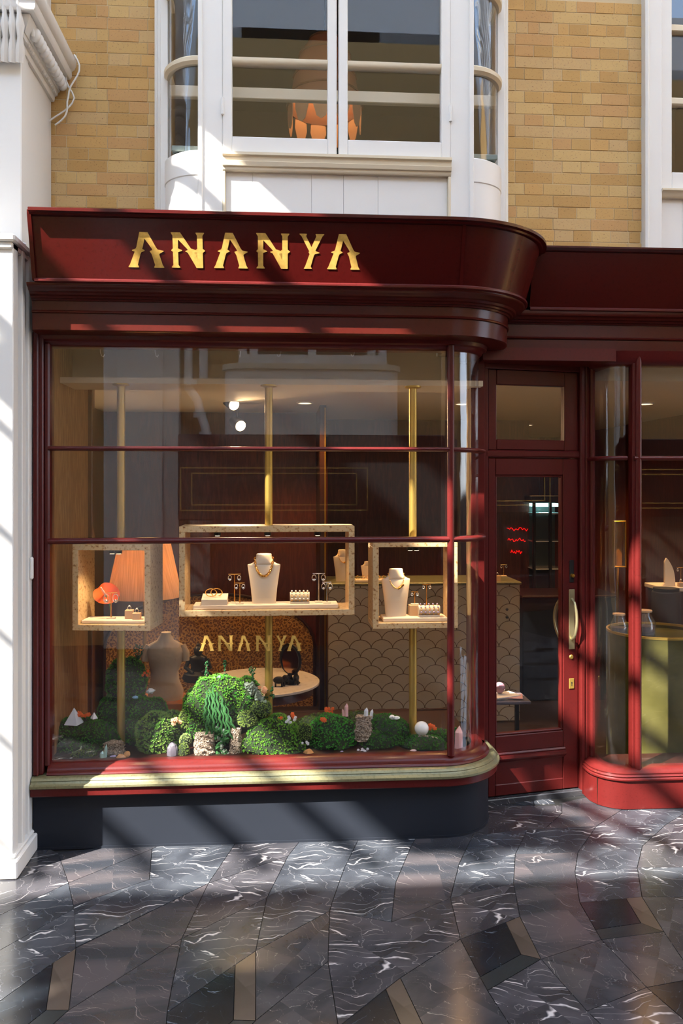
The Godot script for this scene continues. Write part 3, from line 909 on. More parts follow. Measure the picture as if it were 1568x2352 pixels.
# ---------------------------------------------------------------- glazed arcade roof: rafters, added panels and beam that block the sun
func build_roof():
	var r = struct("roof", "sloping glazed arcade roof with white rafters and added panels and beam that shape the sun")
	var sl = 0.5
	var yat = func(z): return 5.4 + sl * (z + 0.65)
	var xo = -(1.08333 * (5.4 + 0.325))
	var zof = func(v): return (5.4 + 0.325 - v) / 1.2
	for k in range(-9, 26):
		var u = -0.01 + 0.52 * k
		var x = u + xo
		var mb = MB.new()
		var a = Vector3(x, yat.call(-0.7), -0.7)
		var b = Vector3(x, yat.call(5.2), 5.2)
		var d = (b - a).normalized()
		mb.box(Vector3(-0.03, -0.03, 0), Vector3(0.03, 0.03, a.distance_to(b)), 0, Transform3D(Basis(Vector3.RIGHT, d.cross(Vector3.RIGHT), d), a))
		part(r, "rafter", mb, M.white_paint)
	# u range, facade height range (both measured where the light lands)
	var U0 = -6.0
	var U1 = 13.0
	var pans = [[U0, 2.80, 3.72, 4.18], [3.42, U1, 3.72, 4.18], [U0, U1, 4.18, 6.4], [U0, U1, 2.64, 3.72], [3.03, U1, 1.95, 2.64], [2.56, 2.95, 1.83, 2.22], [0.55, 2.0, 0.95, 1.95], [0.18, 1.27, -0.35, 0.95]]
	for q in pans:
		var z0 = zof.call(q[3])
		var z1 = zof.call(q[2])
		var a = Vector3(q[0] + xo, yat.call(z0) + 0.05, z0)
		var b = Vector3(q[1] + xo, yat.call(z1) + 0.05, z1)
		var up = Vector3(0, 1, -sl).normalized()
		var mb = MB.new()
		var w = b.x - a.x
		var ln = Vector2(b.y - a.y, b.z - a.z).length()
		mb.box(Vector3(0, 0, 0), Vector3(w, 0.03, ln), 0, Transform3D(Basis(Vector3.RIGHT, up, Vector3(0, sl, 1).normalized()), a))
		part(r, "added_shade_panel", mb, M.added_diffuser)  # unseen translucent panel, added and placed to cut the sun into patches
	part(r, "added_shade_beam", bxm(Vector3(-12, 7.22, 5.2), Vector3(8, 8.05, 5.4)), M.white_paint)  # unseen beam, added to keep a band of the floor in shade

# ---------------------------------------------------------------- the arcade's other side, seen only as reflections
func end_wall(x):  # added unseen wall hiding bright sky; its opening leaves a streak in curved panes
	var mb = MB.new()
	mb.box(Vector3(x, 0, -0.9), Vector3(x + 0.3, 8.4, 0.9))
	mb.box(Vector3(x, 0, 3.8), Vector3(x + 0.3, 8.4, 5.4))
	mb.box(Vector3(x, 4.6, 0.9), Vector3(x + 0.3, 8.4, 3.8))
	return mb
func build_opposite():
	part(struct("wall_right", "added unseen end wall of the arcade, shaped for reflections in the glass"), "brickwork", end_wall(8.0), M.brick_far)
	part(struct("wall_left", "second added unseen end wall of the arcade, shaped for reflections in the glass"), "brickwork", end_wall(-12.3), M.brick_far)
	var w = struct("wall_front", "opposite side of the arcade, brick with white pier, bow window and dark shopfront")
	var z = 5.2
	for r in [[-6.35, 2.9, -0.80, 7.35], [0.88, 2.9, 8.0, 7.35], [-0.80, 4.6, 0.88, 7.35]]:
		part(w, "brickwork", bxm(Vector3(r[0], r[1], z), Vector3(r[2], r[3], z + 0.3)), M.brick_far)
	for r in [[-0.85, 3.05, 7.6, 0.93, 4.65, 7.7], [-0.90, 3.0, z + 0.3, -0.85, 4.65, 7.7], [0.93, 3.0, z + 0.3, 0.98, 4.65, 7.7], [-0.9, 4.6, z + 0.3, 0.98, 4.65, 7.7], [-0.9, 3.0, z + 0.02, 0.98, 3.05, 7.7]]:
		part(w, "bow_window_room", bxm(Vector3(r[0], r[1], r[2]), Vector3(r[3], r[4], r[5])), M.room_paint)
	part(w, "brickwork", bxm(Vector3(-12, 2.9, z), Vector3(-6.35, 5.6, z + 0.3)), M.brick_far)
	part(w, "shop_wall", bxm(Vector3(-12, 0, z), Vector3(-1.44, 2.9, z + 0.3)), M.brick_far)
	part(w, "shop_wall", bxm(Vector3(-1.44, 1.42, z), Vector3(8, 2.9, z + 0.3)), M.brick_far)
	part(w, "stall_riser", bxm(Vector3(-1.44, 0, z - 0.2), Vector3(7, 0.5, z + 0.1), 0.01), M.lacquer)
	for x in [-1.40, 0.6, 1.5, 3.4, 5.2, 6.95]:
		part(w, "shopfront_post", bxm(Vector3(x - 0.05, 0.5, z - 0.2), Vector3(x + 0.05, 1.42, z), 0.01), M.lacquer)
	for r in [[-1.44, 0, 7.6, 8, 2.6, 7.7], [-1.54, 0, z + 0.3, -1.44, 2.6, 7.7], [7.9, 0, z + 0.3, 8, 2.6, 7.7], [-1.44, 2.5, z + 0.3, 8, 2.6, 7.7], [-1.44, -0.1, z, 8, 0, 7.7]]:
		part(w, "shopfront_room", bxm(Vector3(r[0], r[1], r[2]), Vector3(r[3], r[4], r[5])), M.mahogany)
	part(w, "white_pier", bxm(Vector3(-2.27, 0, z - 0.22), Vector3(-1.45, 6.0, z), 0.01), M.white_paint)
	part(w, "white_pier", bxm(Vector3(-2.12, 0, z - 0.28), Vector3(-1.62, 6.0, z - 0.22), 0.01), M.white_paint)
	var mb = MB.new()
	for x in [-1.36, -1.19]:
		mb.tube([Vector3(x, 3.0, z - 0.1), Vector3(x, 6.0, z - 0.1)], 0.05, 12)
	mb.tube([Vector3(-1.36, 3.0, z - 0.1), Vector3(-1.36, 2.9, z - 0.1), Vector3(-1.25, 2.75, z - 0.14), Vector3(-1.22, 2.6, z - 0.14), Vector3(-1.16, 2.45, z - 0.2), Vector3(-1.13, 2.2, z - 0.2)], 0.05, 12)
	for y in [2.98, 2.62, 2.40]:
		mb.tube([Vector3(-1.33 + (2.98 - y) * 0.28, y, z - 0.14), Vector3(-1.33 + (2.98 - y) * 0.28, y - 0.06, z - 0.14)], 0.07, 12)
	part(w, "drain_pipe", mb, M.white_paint)
	mb = MB.new()
	var bay = arc_path(Vector3(-0.70, 0, z - 0.12), 0.25, 270, 180, 8) + arc_path(Vector3(0.75, 0, z - 0.12), 0.25, 180, 90, 8)
	mb.sweep(bay, v2([-0.05, 2.36, 0, 2.36, 0, 3.14, -0.05, 3.14]))
	part(w, "bow_window_apron", mb, M.white_paint)
	mb = MB.new()
	mb.sweep(bay, v2([-0.05, 3.08, 0.03, 3.08, 0.03, 3.14, -0.05, 3.14]))
	part(w, "bow_window_cill", mb, M.cream_paint)
	mb = MB.new()
	mb.sweep(bay, v2([-0.05, 4.5, 0.02, 4.5, 0.02, 4.7, -0.05, 4.7]))
	part(w, "bow_window_head", mb, M.white_paint)
	for x in [-0.74, -0.62, 0.02, 0.68, 0.80]:
		part(w, "bow_window_post", bxm(Vector3(x - 0.045, 3.1, z - 0.375), Vector3(x + 0.045, 4.5, z - 0.32)), M.white_paint)
	for y in [3.14, 3.75]:
		part(w, "bow_window_rail", bxm(Vector3(-0.74, y, z - 0.372), Vector3(0.80, y + 0.1 - (y - 3.14) * 0.08, z - 0.33)), M.white_paint)
	part(w, "bow_window_pane", bxm(Vector3(-0.74, 3.2, z - 0.350), Vector3(0.80, 4.5, z - 0.346)), M.pane_glass)
	part(w, "fascia", bxm(Vector3(-1.44, 1.42, z - 0.36), Vector3(7, 2.36, z), 0.01), M.sign_red)
	part(w, "shopfront_pane", bxm(Vector3(-1.40, 0.5, z - 0.112), Vector3(6.95, 1.42, z - 0.108)), M.pane_glass)
	for q in [[-1.42, 0.64, 1.52, 2.0], [-1.30, 0.52, 1.58, 1.94], [3.9, 6.0, 1.52, 2.0], [4.0, 5.9, 1.58, 1.94]]:
		mb = MB.new()
		var zz = z - 0.366
		for e in [[q[0], q[2], q[1], q[2] + 0.014], [q[0], q[3] - 0.014, q[1], q[3]], [q[0], q[2], q[0] + 0.014, q[3]], [q[1] - 0.014, q[2], q[1], q[3]]]:
			mb.box(Vector3(e[0], e[1], zz), Vector3(e[2], e[3], zz + 0.006))
		part(w, "gilded_line", mb, M.gold_leaf)
	part(w, "white_panel", bxm(Vector3(2.6, 2.4, z - 0.1), Vector3(4.0, 6.0, z)), M.white_paint)

# ---------------------------------------------------------------- shopfront
func bay_line(x0 = -1.525, x1 = 0.52): return [[Vector3(x0, 0, 0), Vector3(0, 0, 1)], [Vector3(x1, 0, 0), Vector3(0, 0, 1)]]
func bay_curve(n = 20, back = -0.45): return arc_path(Vector3(0.52, 0, -0.30), 0.30, 0, 90, n) + [[Vector3(0.82, 0, back), Vector3(1, 0, 0)]]
func bay_path(x0 = -1.525, back = -0.45):
	var p = bay_line(x0)
	p.pop_back()
	return p + bay_curve(20, back)
func second_path(x1 = 3.25, n = 16):
	var p = [[Vector3(1.45, 0, -0.60), Vector3(-1, 0, 0)]]
	p += arc_path(Vector3(1.62, 0, -0.46), 0.17, -90, 0, n)
	return p + [[Vector3(x1, 0, -0.29), Vector3(0, 0, 1)]]
func build_riser_and_window():
	var rs = struct("wall_stall_riser", "black painted stall riser with rounded corner under the shop window")
	var mb = MB.new()
	mb.sweep(bay_path(), v2([-0.1, 0.0, 0.0, 0.0, 0.0, 0.285, -0.1, 0.285]))
	part(rs, "riser_board", mb, M.riser_black)
	mb = MB.new()
	mb.sweep(bay_path(), v2([-0.05, 0.0, 0.004, 0.0, 0.004, 0.012, -0.05, 0.014]))
	part(rs, "riser_base", mb, M.riser_black)
	var w = struct("window_3", "oxblood framed shop display window with curved corner glass and brass sill")
	mb = MB.new()
	mb.sweep(bay_path(), v2([-0.1, 0.276, 0.044, 0.276, 0.048, 0.281, 0.048, 0.315, 0.044, 0.32, -0.1, 0.32]))
	part(w, "sill_band", mb, M.lacquer)
	mb = MB.new()
	mb.sweep(bay_path(), v2([-0.08, 0.318, 0.056, 0.318, 0.060, 0.322, 0.060, 0.332, 0.054, 0.336, 0.044, 0.340, 0.038, 0.348, 0.040, 0.352, 0.032, 0.360, 0.024, 0.366, -0.08, 0.366]))
	part(w, "brass_sill", mb, M.sill_brass)
	mb = MB.new()
	mb.sweep(bay_path(-1.46), v2([-0.09, 0.362, 0.004, 0.362, 0.006, 0.37, 0.0, 0.378, -0.006, 0.38, -0.010, 0.392, -0.022, 0.402, -0.036, 0.408, -0.045, 0.415, -0.09, 0.415]))
	part(w, "bottom_rail", mb, M.lacquer)
	# left post of the frame, stepped
	mb = MB.new()
	mb.box(Vector3(-1.525, 0.366, -0.12), Vector3(-1.498, 2.56, 0.012), 0.006)
	mb.box(Vector3(-1.505, 0.366, -0.12), Vector3(-1.478, 2.56, -0.004), 0.006)
	mb.box(Vector3(-1.482, 0.40, -0.12), Vector3(-1.453, 2.51, -0.022), 0.008)
	part(w, "frame_post", mb, M.lacquer)
	mb = MB.new()
	mb.sweep(bay_path(-1.50), v2([-0.12, 2.495, -0.05, 2.495, -0.035, 2.505, -0.028, 2.52, -0.01, 2.526, -0.004, 2.545, -0.004, 2.56, -0.12, 2.56]))
	part(w, "top_rail", mb, M.lacquer)
	# glazing bars
	for y in [1.985, 1.522]:
		var h = 0.012 if y > 1.7 else 0.0155
		mb = MB.new()
		var oval = []
		for k in 12:
			var a = TAU * k / 12
			oval.append(Vector2(-0.034 + cos(a) * 0.022, y + sin(a) * h))
		mb.sweep(bay_line(-1.46, 0.556), oval)
		part(w, "glazing_bar", mb, M.lacquer, 60)
		mb = MB.new()
		var p = bay_curve(20, -0.40)
		mb.sweep(p, oval)
		part(w, "curved_glazing_bar", mb, M.lacquer, 60)
	mb = MB.new()
	mb.tube([Vector3(0.566, 0.41, -0.032), Vector3(0.566, 2.52, -0.032)], 0.0185, 16)
	part(w, "mullion", mb, M.lacquer, 60)
	# glass
	var ys = [0.41, 1.522, 1.985, 2.50]
	for i in 3:
		part(w, "pane", bxm(Vector3(-1.46, ys[i], -0.054), Vector3(0.566, ys[i + 1], -0.050)), M.pane_glass)
		mb = MB.new()
		mb.sweep(bay_curve(28, -0.42), v2([-0.054, ys[i], -0.050, ys[i], -0.050, ys[i + 1], -0.054, ys[i + 1]]))
		part(w, "curved_pane", mb, M.old_glass, 60)
	# post where the curve meets the door
	mb = MB.new()
	mb.box(Vector3(0.75, 0.0, -0.50), Vector3(0.83, 2.56, -0.37), 0.006)
	mb.box(Vector3(0.80, 0.0, -0.50), Vector3(0.855, 2.56, -0.42), 0.008)
	part(w, "corner_post", mb, M.lacquer)
	# gilded shop name on the big pane
	var px = [[458, 491], [500, 535], [545, 575], [587, 622], [634, 660], [659, 692]]
	for i in 6:
		var a = at(px[i][0], 1495, -0.048)
		var b = at(px[i][1], 1460, -0.048)
		letter(w, "ANANYA"[i], a, Vector2(b.x - a.x, b.y - a.y), 0.0, 0.0015)
	# small hooks along the head of the window
	for i in 6:
		var h = thing("ceiling_hook", "small white wire hook hanging under the head of the display window", "hook", at([230, 356, 552, 645, 814, 1003][i], 812, -0.12), i * 0.9, "hooks under the window head")
		mb = MB.new()
		mb.tube([Vector3(0, 0.08, 0), Vector3(0, 0.01, 0), Vector3(0.006, -0.012, 0), Vector3(0.016, -0.016, 0), Vector3(0.022, -0.004, 0)], 0.0022, 6)
		part(h, "wire", mb, M.white_paint)

# one gilded letter with a notched waist, drawn in a 100 x 100 field
func letter(parent, ch, where, size, tilt, depth):
	var polys = {
		"A": [[35, 100, 56, 100, 79, 56, 84, 50, 100, 47, 89, 41, 87, 37, 96, 6, 100, 0, 74, 0, 77, 6, 68, 38, 63, 46, 71, 49, 68, 56, 47, 86, 40, 58, 38, 52, 45, 48, 36, 44, 33, 38, 24, 6, 27, 0, 0, 0, 4, 6, 17, 38, 20, 45, 12, 48, 22, 52, 25, 58]],
		"N": [[0, 100, 26, 100, 58, 54, 72, 50, 80, 47, 66, 44, 68, 40, 80, 18, 80, 43, 73, 49, 80, 54, 80, 93, 76, 100, 99, 100, 94, 93, 94, 54, 101, 49, 94, 44, 94, 0, 76, 0, 50, 44, 43, 47, 52, 50, 49, 54, 19, 84, 18, 54, 30, 49, 18, 45, 18, 6, 23, 0, 0, 0, 5, 6, 5, 45, 0, 49, 5, 54, 5, 92]],
		"Y": [[0, 100, 26, 100, 23, 94, 46, 60, 66, 94, 63, 100, 94, 100, 87, 94, 60, 53, 62, 50, 76, 46, 58, 43, 54, 38, 42, 6, 46, 0, 18, 0, 23, 6, 40, 42, 36, 48, 40, 50, 36, 54, 8, 94]]}
	var mb = MB.new()
	for q in polys[ch]:
		var pl = []
		for v in v2(q):
			pl.append(Vector2(v.x / 100.0 * size.x, v.y / 100.0 * size.y))
		for fat in Geometry2D.offset_polygon(PackedVector2Array(pl), size.x * 0.014):
			mb.prism(fat, depth)
	var o = part(parent, "letter", mb, M.gold_leaf, 0)
	o.position = where
	o.rotation.x = tilt
	return o

func build_entablature():
	var t = struct("trim_1", "dark red moulded frieze and cornice over the display window")
	var p = bay_path(-1.50, -0.40)
	var mb = MB.new()
	mb.sweep(p, v2([-0.10, 2.545, 0.085, 2.545, 0.10, 2.552, 0.10, 2.632, -0.10, 2.632]))
	part(t, "lower_frieze_band", mb, M.frieze_red)
	mb = MB.new()
	mb.sweep(p, v2([-0.10, 2.630, 0.098, 2.630, 0.108, 2.634, 0.110, 2.640, 0.106, 2.645, -0.10, 2.645]))
	part(t, "frieze_bead", mb, M.frieze_red)
	mb = MB.new()
	mb.sweep(p, v2([-0.10, 2.643, 0.104, 2.643, 0.104, 2.692, -0.10, 2.692]))
	part(t, "upper_frieze_band", mb, M.frieze_red)
	mb = MB.new()
	mb.sweep(p, v2([-0.10, 2.690, 0.112, 2.690, 0.116, 2.698, 0.126, 2.700, 0.130, 2.708, 0.142, 2.712, 0.148, 2.722, 0.164, 2.728, 0.172, 2.738, 0.186, 2.742, 0.192, 2.750, 0.192, 2.758, -0.10, 2.758]))
	part(t, "cornice", mb, M.frieze_red)
	var t2 = struct("trim_2", "dark red moulded frieze and cornice set back over the entrance")
	var q = [[Vector3(0.6, 0, -0.45), Vector3(0, 0, 1)], [Vector3(3.3, 0, -0.45), Vector3(0, 0, 1)]]
	mb = MB.new()
	mb.sweep(q, v2([-0.2, 2.545, 0.095, 2.545, 0.10, 2.552, 0.10, 2.617, -0.2, 2.617]))
	part(t2, "lower_frieze_band", mb, M.frieze_red)
	mb = MB.new()
	mb.sweep(q, v2([-0.2, 2.614, 0.10, 2.614, 0.108, 2.619, 0.110, 2.626, 0.104, 2.631, -0.2, 2.631]))
	part(t2, "frieze_bead", mb, M.frieze_red)
	mb = MB.new()
	mb.sweep(q, v2([-0.2, 2.629, 0.102, 2.629, 0.102, 2.70, -0.2, 2.70]))
	part(t2, "upper_frieze_band", mb, M.frieze_red)
	mb = MB.new()
	mb.sweep(q, v2([-0.2, 2.698, 0.108, 2.698, 0.112, 2.706, 0.120, 2.709, 0.124, 2.718, 0.134, 2.722, 0.138, 2.734, 0.150, 2.74, 0.154, 2.752, 0.154, 2.768, -0.2, 2.768]))
	part(t2, "cornice", mb, M.frieze_red)
	mb = MB.new()
	mb.box(Vector3(0.75, 2.50, -0.75), Vector3(3.3, 2.56, -0.36))
	part(t2, "soffit", mb, M.frieze_red)

func build_signs():
	var s = thing("shop_sign", "dark red outward leaning fascia board with six gold letters over the display window", "sign")
	var p = bay_path(-1.46, -0.45)
	var mb = MB.new()
	mb.sweep(p, v2([-0.10, 2.765, 0.190, 2.765, 0.270, 3.05, 0.270, 3.062, -0.10, 3.062]))
	part(s, "board", mb, M.sign_red)
	mb = MB.new()
	mb.sweep(p, v2([0.0, 2.756, 0.198, 2.756, 0.207, 2.762, 0.207, 2.770, 0.202, 2.776, 0.190, 2.778, 0.0, 2.77]))
	part(s, "bottom_bead", mb, M.lacquer)
	mb = MB.new()
	mb.sweep(p, v2([-0.10, 3.052, 0.272, 3.044, 0.284, 3.048, 0.288, 3.056, 0.306, 3.060, 0.306, 3.074, 0.296, 3.079, -0.10, 3.079]))
	part(s, "top_bead", mb, M.sign_red)
	mb = MB.new()
	mb.prism(v2([0.184, 2.765, 0.204, 2.765, 0.284, 3.05, 0.284, 3.07, 0.25, 3.07]), 0.018, Transform3D(Basis(Vector3(0, 0, 1), Vector3(0, 1, 0), Vector3(-1, 0, 0)), Vector3(-1.452, 0, 0)))
	part(s, "end_batten", mb, M.sign_red)
	mb = MB.new()
	mb.prism(v2([0.184, 2.775, 0.196, 2.775, 0.276, 3.05, 0.26, 3.05]), 0.016, Transform3D(Basis(Vector3(0, 0, 1), Vector3(0, 1, 0), Vector3(-1, 0, 0)), Vector3(0.578, 0, 0)))
	part(s, "joint_strip", mb, M.sign_red)
	var tilt = atan2(0.080, 0.285)
	var px = [[297, 373], [396, 468], [493, 567], [590, 664], [688, 747], [752, 826]]
	for i in 6:
		var yb = 613 + i
		var yt = 535 + i
		var a = at(px[i][0], yb, 0.206)
		var b = at(px[i][1], yt, 0.252)
		var z = 0.190 + (a.y - 2.765) * 0.080 / 0.285
		a = Vector3(a.x, a.y, z + 0.0008)
		letter(s, "ANANYA"[i], a, Vector2(b.x - a.x, (b.y - a.y) / cos(tilt)), tilt, 0.002)
	var f = thing("fascia_board", "plain dark red fascia board set back over the shop entrance", "fascia")
	var q = [[Vector3(1.06, 0, -0.45), Vector3(0, 0, 1)], [Vector3(3.3, 0, -0.45), Vector3(0, 0, 1)]]
	mb = MB.new()
	mb.sweep(q, v2([-0.15, 2.772, 0.150, 2.772, 0.222, 3.07, 0.222, 3.085, -0.15, 3.085]))
	part(f, "board", mb, M.sign_red)
	mb = MB.new()
	mb.sweep(q, v2([0.0, 2.764, 0.156, 2.764, 0.164, 2.769, 0.164, 2.778, 0.158, 2.784, 0.0, 2.784]))
	part(f, "bottom_bead", mb, M.lacquer)
	mb = MB.new()
	mb.sweep(q, v2([-0.15, 3.075, 0.222, 3.070, 0.234, 3.078, 0.246, 3.088, 0.246, 3.098, 0.23, 3.103, -0.15, 3.103]))
	part(f, "top_bead", mb, M.sign_red)
	# lead flashing behind the boards
	var lf = struct("roof_flashing", "flat lead covered top behind the sign boards")
	part(lf, "lead_sheet", bxm(Vector3(-1.5, 2.84, -0.66), Vector3(3.3, 2.88, -0.50)), M.dark_gap)
	part(lf, "lead_sheet", bxm(Vector3(-1.5, 2.84, -0.50), Vector3(0.75, 2.88, -0.10)), M.dark_gap)

func build_door():
	var A = Vector3(0.862, 0, -0.432)
	var B = Vector3(1.425, 0, -0.548)
	var d = struct("door_1", "oxblood glazed shop door with brass pull handle and transom light")
	d.position = A
	d.rotation.y = atan2(-(B - A).z, (B - A).x)
	var W = A.distance_to(B)
	var m = M.lacquer
	# leaf
	bar(d, "hinge_stile", Vector3(0.0, 0.035, -0.045), Vector3(0.045, 1.955, 0.0), m)
	bar(d, "lock_stile", Vector3(W - 0.098, 0.035, -0.045), Vector3(W, 1.955, 0.0), m)
	bar(d, "top_rail", Vector3(0.045, 1.86, -0.045), Vector3(W - 0.098, 1.955, 0.0), m)
	bar(d, "middle_rail", Vector3(0.045, 0.28, -0.045), Vector3(W - 0.098, 0.375, 0.0), m)
	bar(d, "bottom_rail", Vector3(0.045, 0.035, -0.045), Vector3(W - 0.098, 0.10, 0.0), m)
	bar(d, "kick_panel", Vector3(0.045, 0.09, -0.04), Vector3(W - 0.098, 0.27, -0.004), m)
	var mb = MB.new()
	mb.sweep(line_path(Vector3(0.03, 0, 0), Vector3(W - 0.09, 0, 0), Vector3(0, 0, 1)), v2([-0.02, 0.225, 0.004, 0.225, 0.008, 0.232, 0.02, 0.240, 0.024, 0.250, 0.020, 0.262, 0.010, 0.266, 0.012, 0.274, 0.006, 0.282, -0.02, 0.282]))
	part(d, "weather_moulding", mb, m)
	mb = MB.new()
	var gx0 = 0.045
	var gx1 = W - 0.098
	for e in [[gx0, 0.375, gx0 + 0.012, 1.86], [gx1 - 0.012, 0.375, gx1, 1.86], [gx0, 0.375, gx1, 0.387], [gx0, 1.848, gx1, 1.86]]:
		mb.box(Vector3(e[0], e[1], -0.04), Vector3(e[2], e[3], -0.006), 0.004)
	part(d, "glazing_bead", mb, m)
	bar(d, "pane", Vector3(gx0, 0.375, -0.026), Vector3(gx1, 1.86, -0.022), M.pane_glass, 0)
	# transom bar and light
	bar(d, "transom_bar", Vector3(-0.02, 1.96, -0.06), Vector3(W + 0.02, 2.0, 0.012), m, 0.008)
	bar(d, "transom_stile", Vector3(0.0, 2.0, -0.045), Vector3(0.052, 2.46, 0), m)
	bar(d, "transom_stile", Vector3(W - 0.09, 2.0, -0.045), Vector3(W, 2.46, 0), m)
	bar(d, "transom_rail", Vector3(0.052, 2.003, -0.045), Vector3(W - 0.09, 2.062, 0), m)
	bar(d, "transom_rail", Vector3(0.052, 2.375, -0.045), Vector3(W - 0.09, 2.46, 0), m)
	bar(d, "transom_pane", Vector3(0.05, 2.06, -0.026), Vector3(W - 0.09, 2.38, -0.022), M.pane_glass, 0)
	bar(d, "head", Vector3(-0.03, 2.46, -0.1), Vector3(W + 0.06, 2.56, 0.02), m)
	# jambs
	bar(d, "jamb", Vector3(-0.03, 0, -0.08), Vector3(-0.003, 2.5, 0.01), m)
	mb = MB.new()
	mb.box(Vector3(W + 0.004, 0, -0.1), Vector3(W + 0.04, 2.5, 0.012), 0.006)
	mb.box(Vector3(W + 0.03, 0, -0.1), Vector3(W + 0.062, 2.5, 0.03), 0.008)
	mb.box(Vector3(W + 0.055, 0, -0.1), Vector3(W + 0.085, 2.5, 0.05), 0.008)
	part(d, "jamb", mb, m)
	bar(d, "threshold", Vector3(-0.03, -0.01, -0.12), Vector3(W + 0.05, 0.03, 0.03), M.stone[6])
	# furniture
	var hx = W - 0.045
	bar(d, "handle_plate", Vector3(hx - 0.018, 0.845, 0.0), Vector3(hx + 0.020, 1.195, 0.006), M.handle_brass, 0.003)
	mb = MB.new()
	var pts = []
	for i in 13:
		var t = i / 12.0
		pts.append(Vector3(hx, 0.90 + 0.24 * t, 0.004 + 0.055 * pow(sin(PI * t), 0.5)))
	mb.tube(pts, 0.0085, 10)
	part(d, "pull_handle", mb, M.handle_brass)
	mb = MB.new()
	pts = []
	for i in 13:
		var t = i / 12.0
		pts.append(Vector3(hx - 0.02, 0.88 + 0.26 * t, -0.05 - 0.10 * pow(sin(PI * t), 0.6)))
	mb.tube(pts, 0.012, 10)
	part(d, "inside_handle", mb, M.handle_brass)
	mb = MB.new()
	mb.box(Vector3(hx - 0.014, 1.235, 0), Vector3(hx + 0.014, 1.365, 0.006), 0.006)
	part(d, "lock_plate", mb, M.black_iron)
	mb = MB.new()
	mb.lathe(v2([0, 0.018, 0.010, 0.016, 0.012, 0.0, 0, 0]), 16, Transform3D(Basis(Vector3.RIGHT, PI / 2), Vector3(hx, 1.275, 0.006)))
	part(d, "lock_cylinder", mb, M.brass)
	mb = MB.new()
	mb.lathe(v2([0, 0.006, 0.010, 0.005, 0.014, 0.0, 0, 0]), 16, Transform3D(Basis(Vector3.RIGHT, PI / 2), Vector3(hx, 0.80, 0.0)))
	part(d, "key_escutcheon", mb, M.brass_brushed)
	bar(d, "keyhole_plate", Vector3(hx - 0.016, 0.615, 0), Vector3(hx + 0.016, 0.675, 0.004), M.brass_brushed, 0.002)
	mb = MB.new()
	mb.prism(v2([-0.002, -0.012, 0.002, -0.012, 0.0015, 0, 0.004, 0.004, 0.003, 0.009, 0, 0.011, -0.003, 0.009, -0.004, 0.004, -0.0015, 0]), 0.001, Transform3D(Basis(), Vector3(hx, 0.645, 0.0042)))
	part(d, "keyhole", mb, M.dark_gap)
	# soffit and lining of the recess
	var rc = struct("wall_recess", "dark red boarded lining over the recessed entrance")
	part(rc, "lining", bxm(Vector3(0.80, 2.49, -0.80), Vector3(1.55, 2.56, -0.30)), M.lacquer)

func build_second_window():
	var w = struct("window_4", "oxblood framed second shop window with curved corner pane beyond the door")
	var p = second_path()
	var mb = MB.new()
	mb.sweep(p, v2([-0.08, 0, 0.0, 0, 0.004, 0.004, 0.0, 0.165, -0.08, 0.165]))
	part(w, "plinth_board", mb, M.lacquer)
	mb = MB.new()
	mb.sweep(p, v2([-0.09, 0.155, 0.004, 0.155, 0.012, 0.162, 0.012, 0.170, 0.006, 0.176, 0.010, 0.184, 0.002, 0.192, 0.004, 0.200, -0.012, 0.206, -0.018, 0.214, -0.038, 0.222, -0.09, 0.222]))
	part(w, "sill_moulding", mb, M.lacquer)
	mb = MB.new()
	mb.sweep(p, v2([-0.10, 2.47, -0.05, 2.47, -0.035, 2.48, -0.02, 2.50, -0.01, 2.55, -0.10, 2.55]))
	part(w, "top_rail", mb, M.lacquer)
	mb = MB.new()
	mb.tube([Vector3(1.686, 0.21, -0.325), Vector3(1.686, 2.52, -0.325)], 0.019, 14)
	mb.box(Vector3(1.652, 0.21, -0.38), Vector3(1.688, 2.52, -0.322), 0.006)
	part(w, "mullion", mb, M.lacquer, 60)
	var oval = []
	for k in 12:
		var a = TAU * k / 12
		oval.append(Vector2(-0.034 + cos(a) * 0.018, 1.953 + sin(a) * 0.013))
	var arc = [[Vector3(1.45, 0, -0.56), Vector3(-1, 0, 0)]] + arc_path(Vector3(1.62, 0, -0.46), 0.17, -90, 0, 18)
	var flat = [[Vector3(1.66, 0, -0.29), Vector3(0, 0, 1)], [Vector3(3.25, 0, -0.29), Vector3(0, 0, 1)]]
	for q in [arc, flat]:
		mb = MB.new()
		mb.sweep(q, oval)
		part(w, "glazing_bar", mb, M.lacquer, 60)
		for ys in [[0.215, 1.953], [1.953, 2.48]]:
			mb = MB.new()
			mb.sweep(q, v2([-0.053, ys[0], -0.049, ys[0], -0.049, ys[1], -0.053, ys[1]]))
			part(w, "pane", mb, M.old_glass if q == arc else M.pane_glass, 60)
	mb = MB.new()
	mb.box(Vector3(1.44, 0, -0.66), Vector3(1.475, 2.52, -0.56), 0.006)
	mb.box(Vector3(1.43, 0, -0.64), Vector3(1.46, 2.52, -0.52), 0.008)
	part(w, "jamb", mb, M.lacquer)

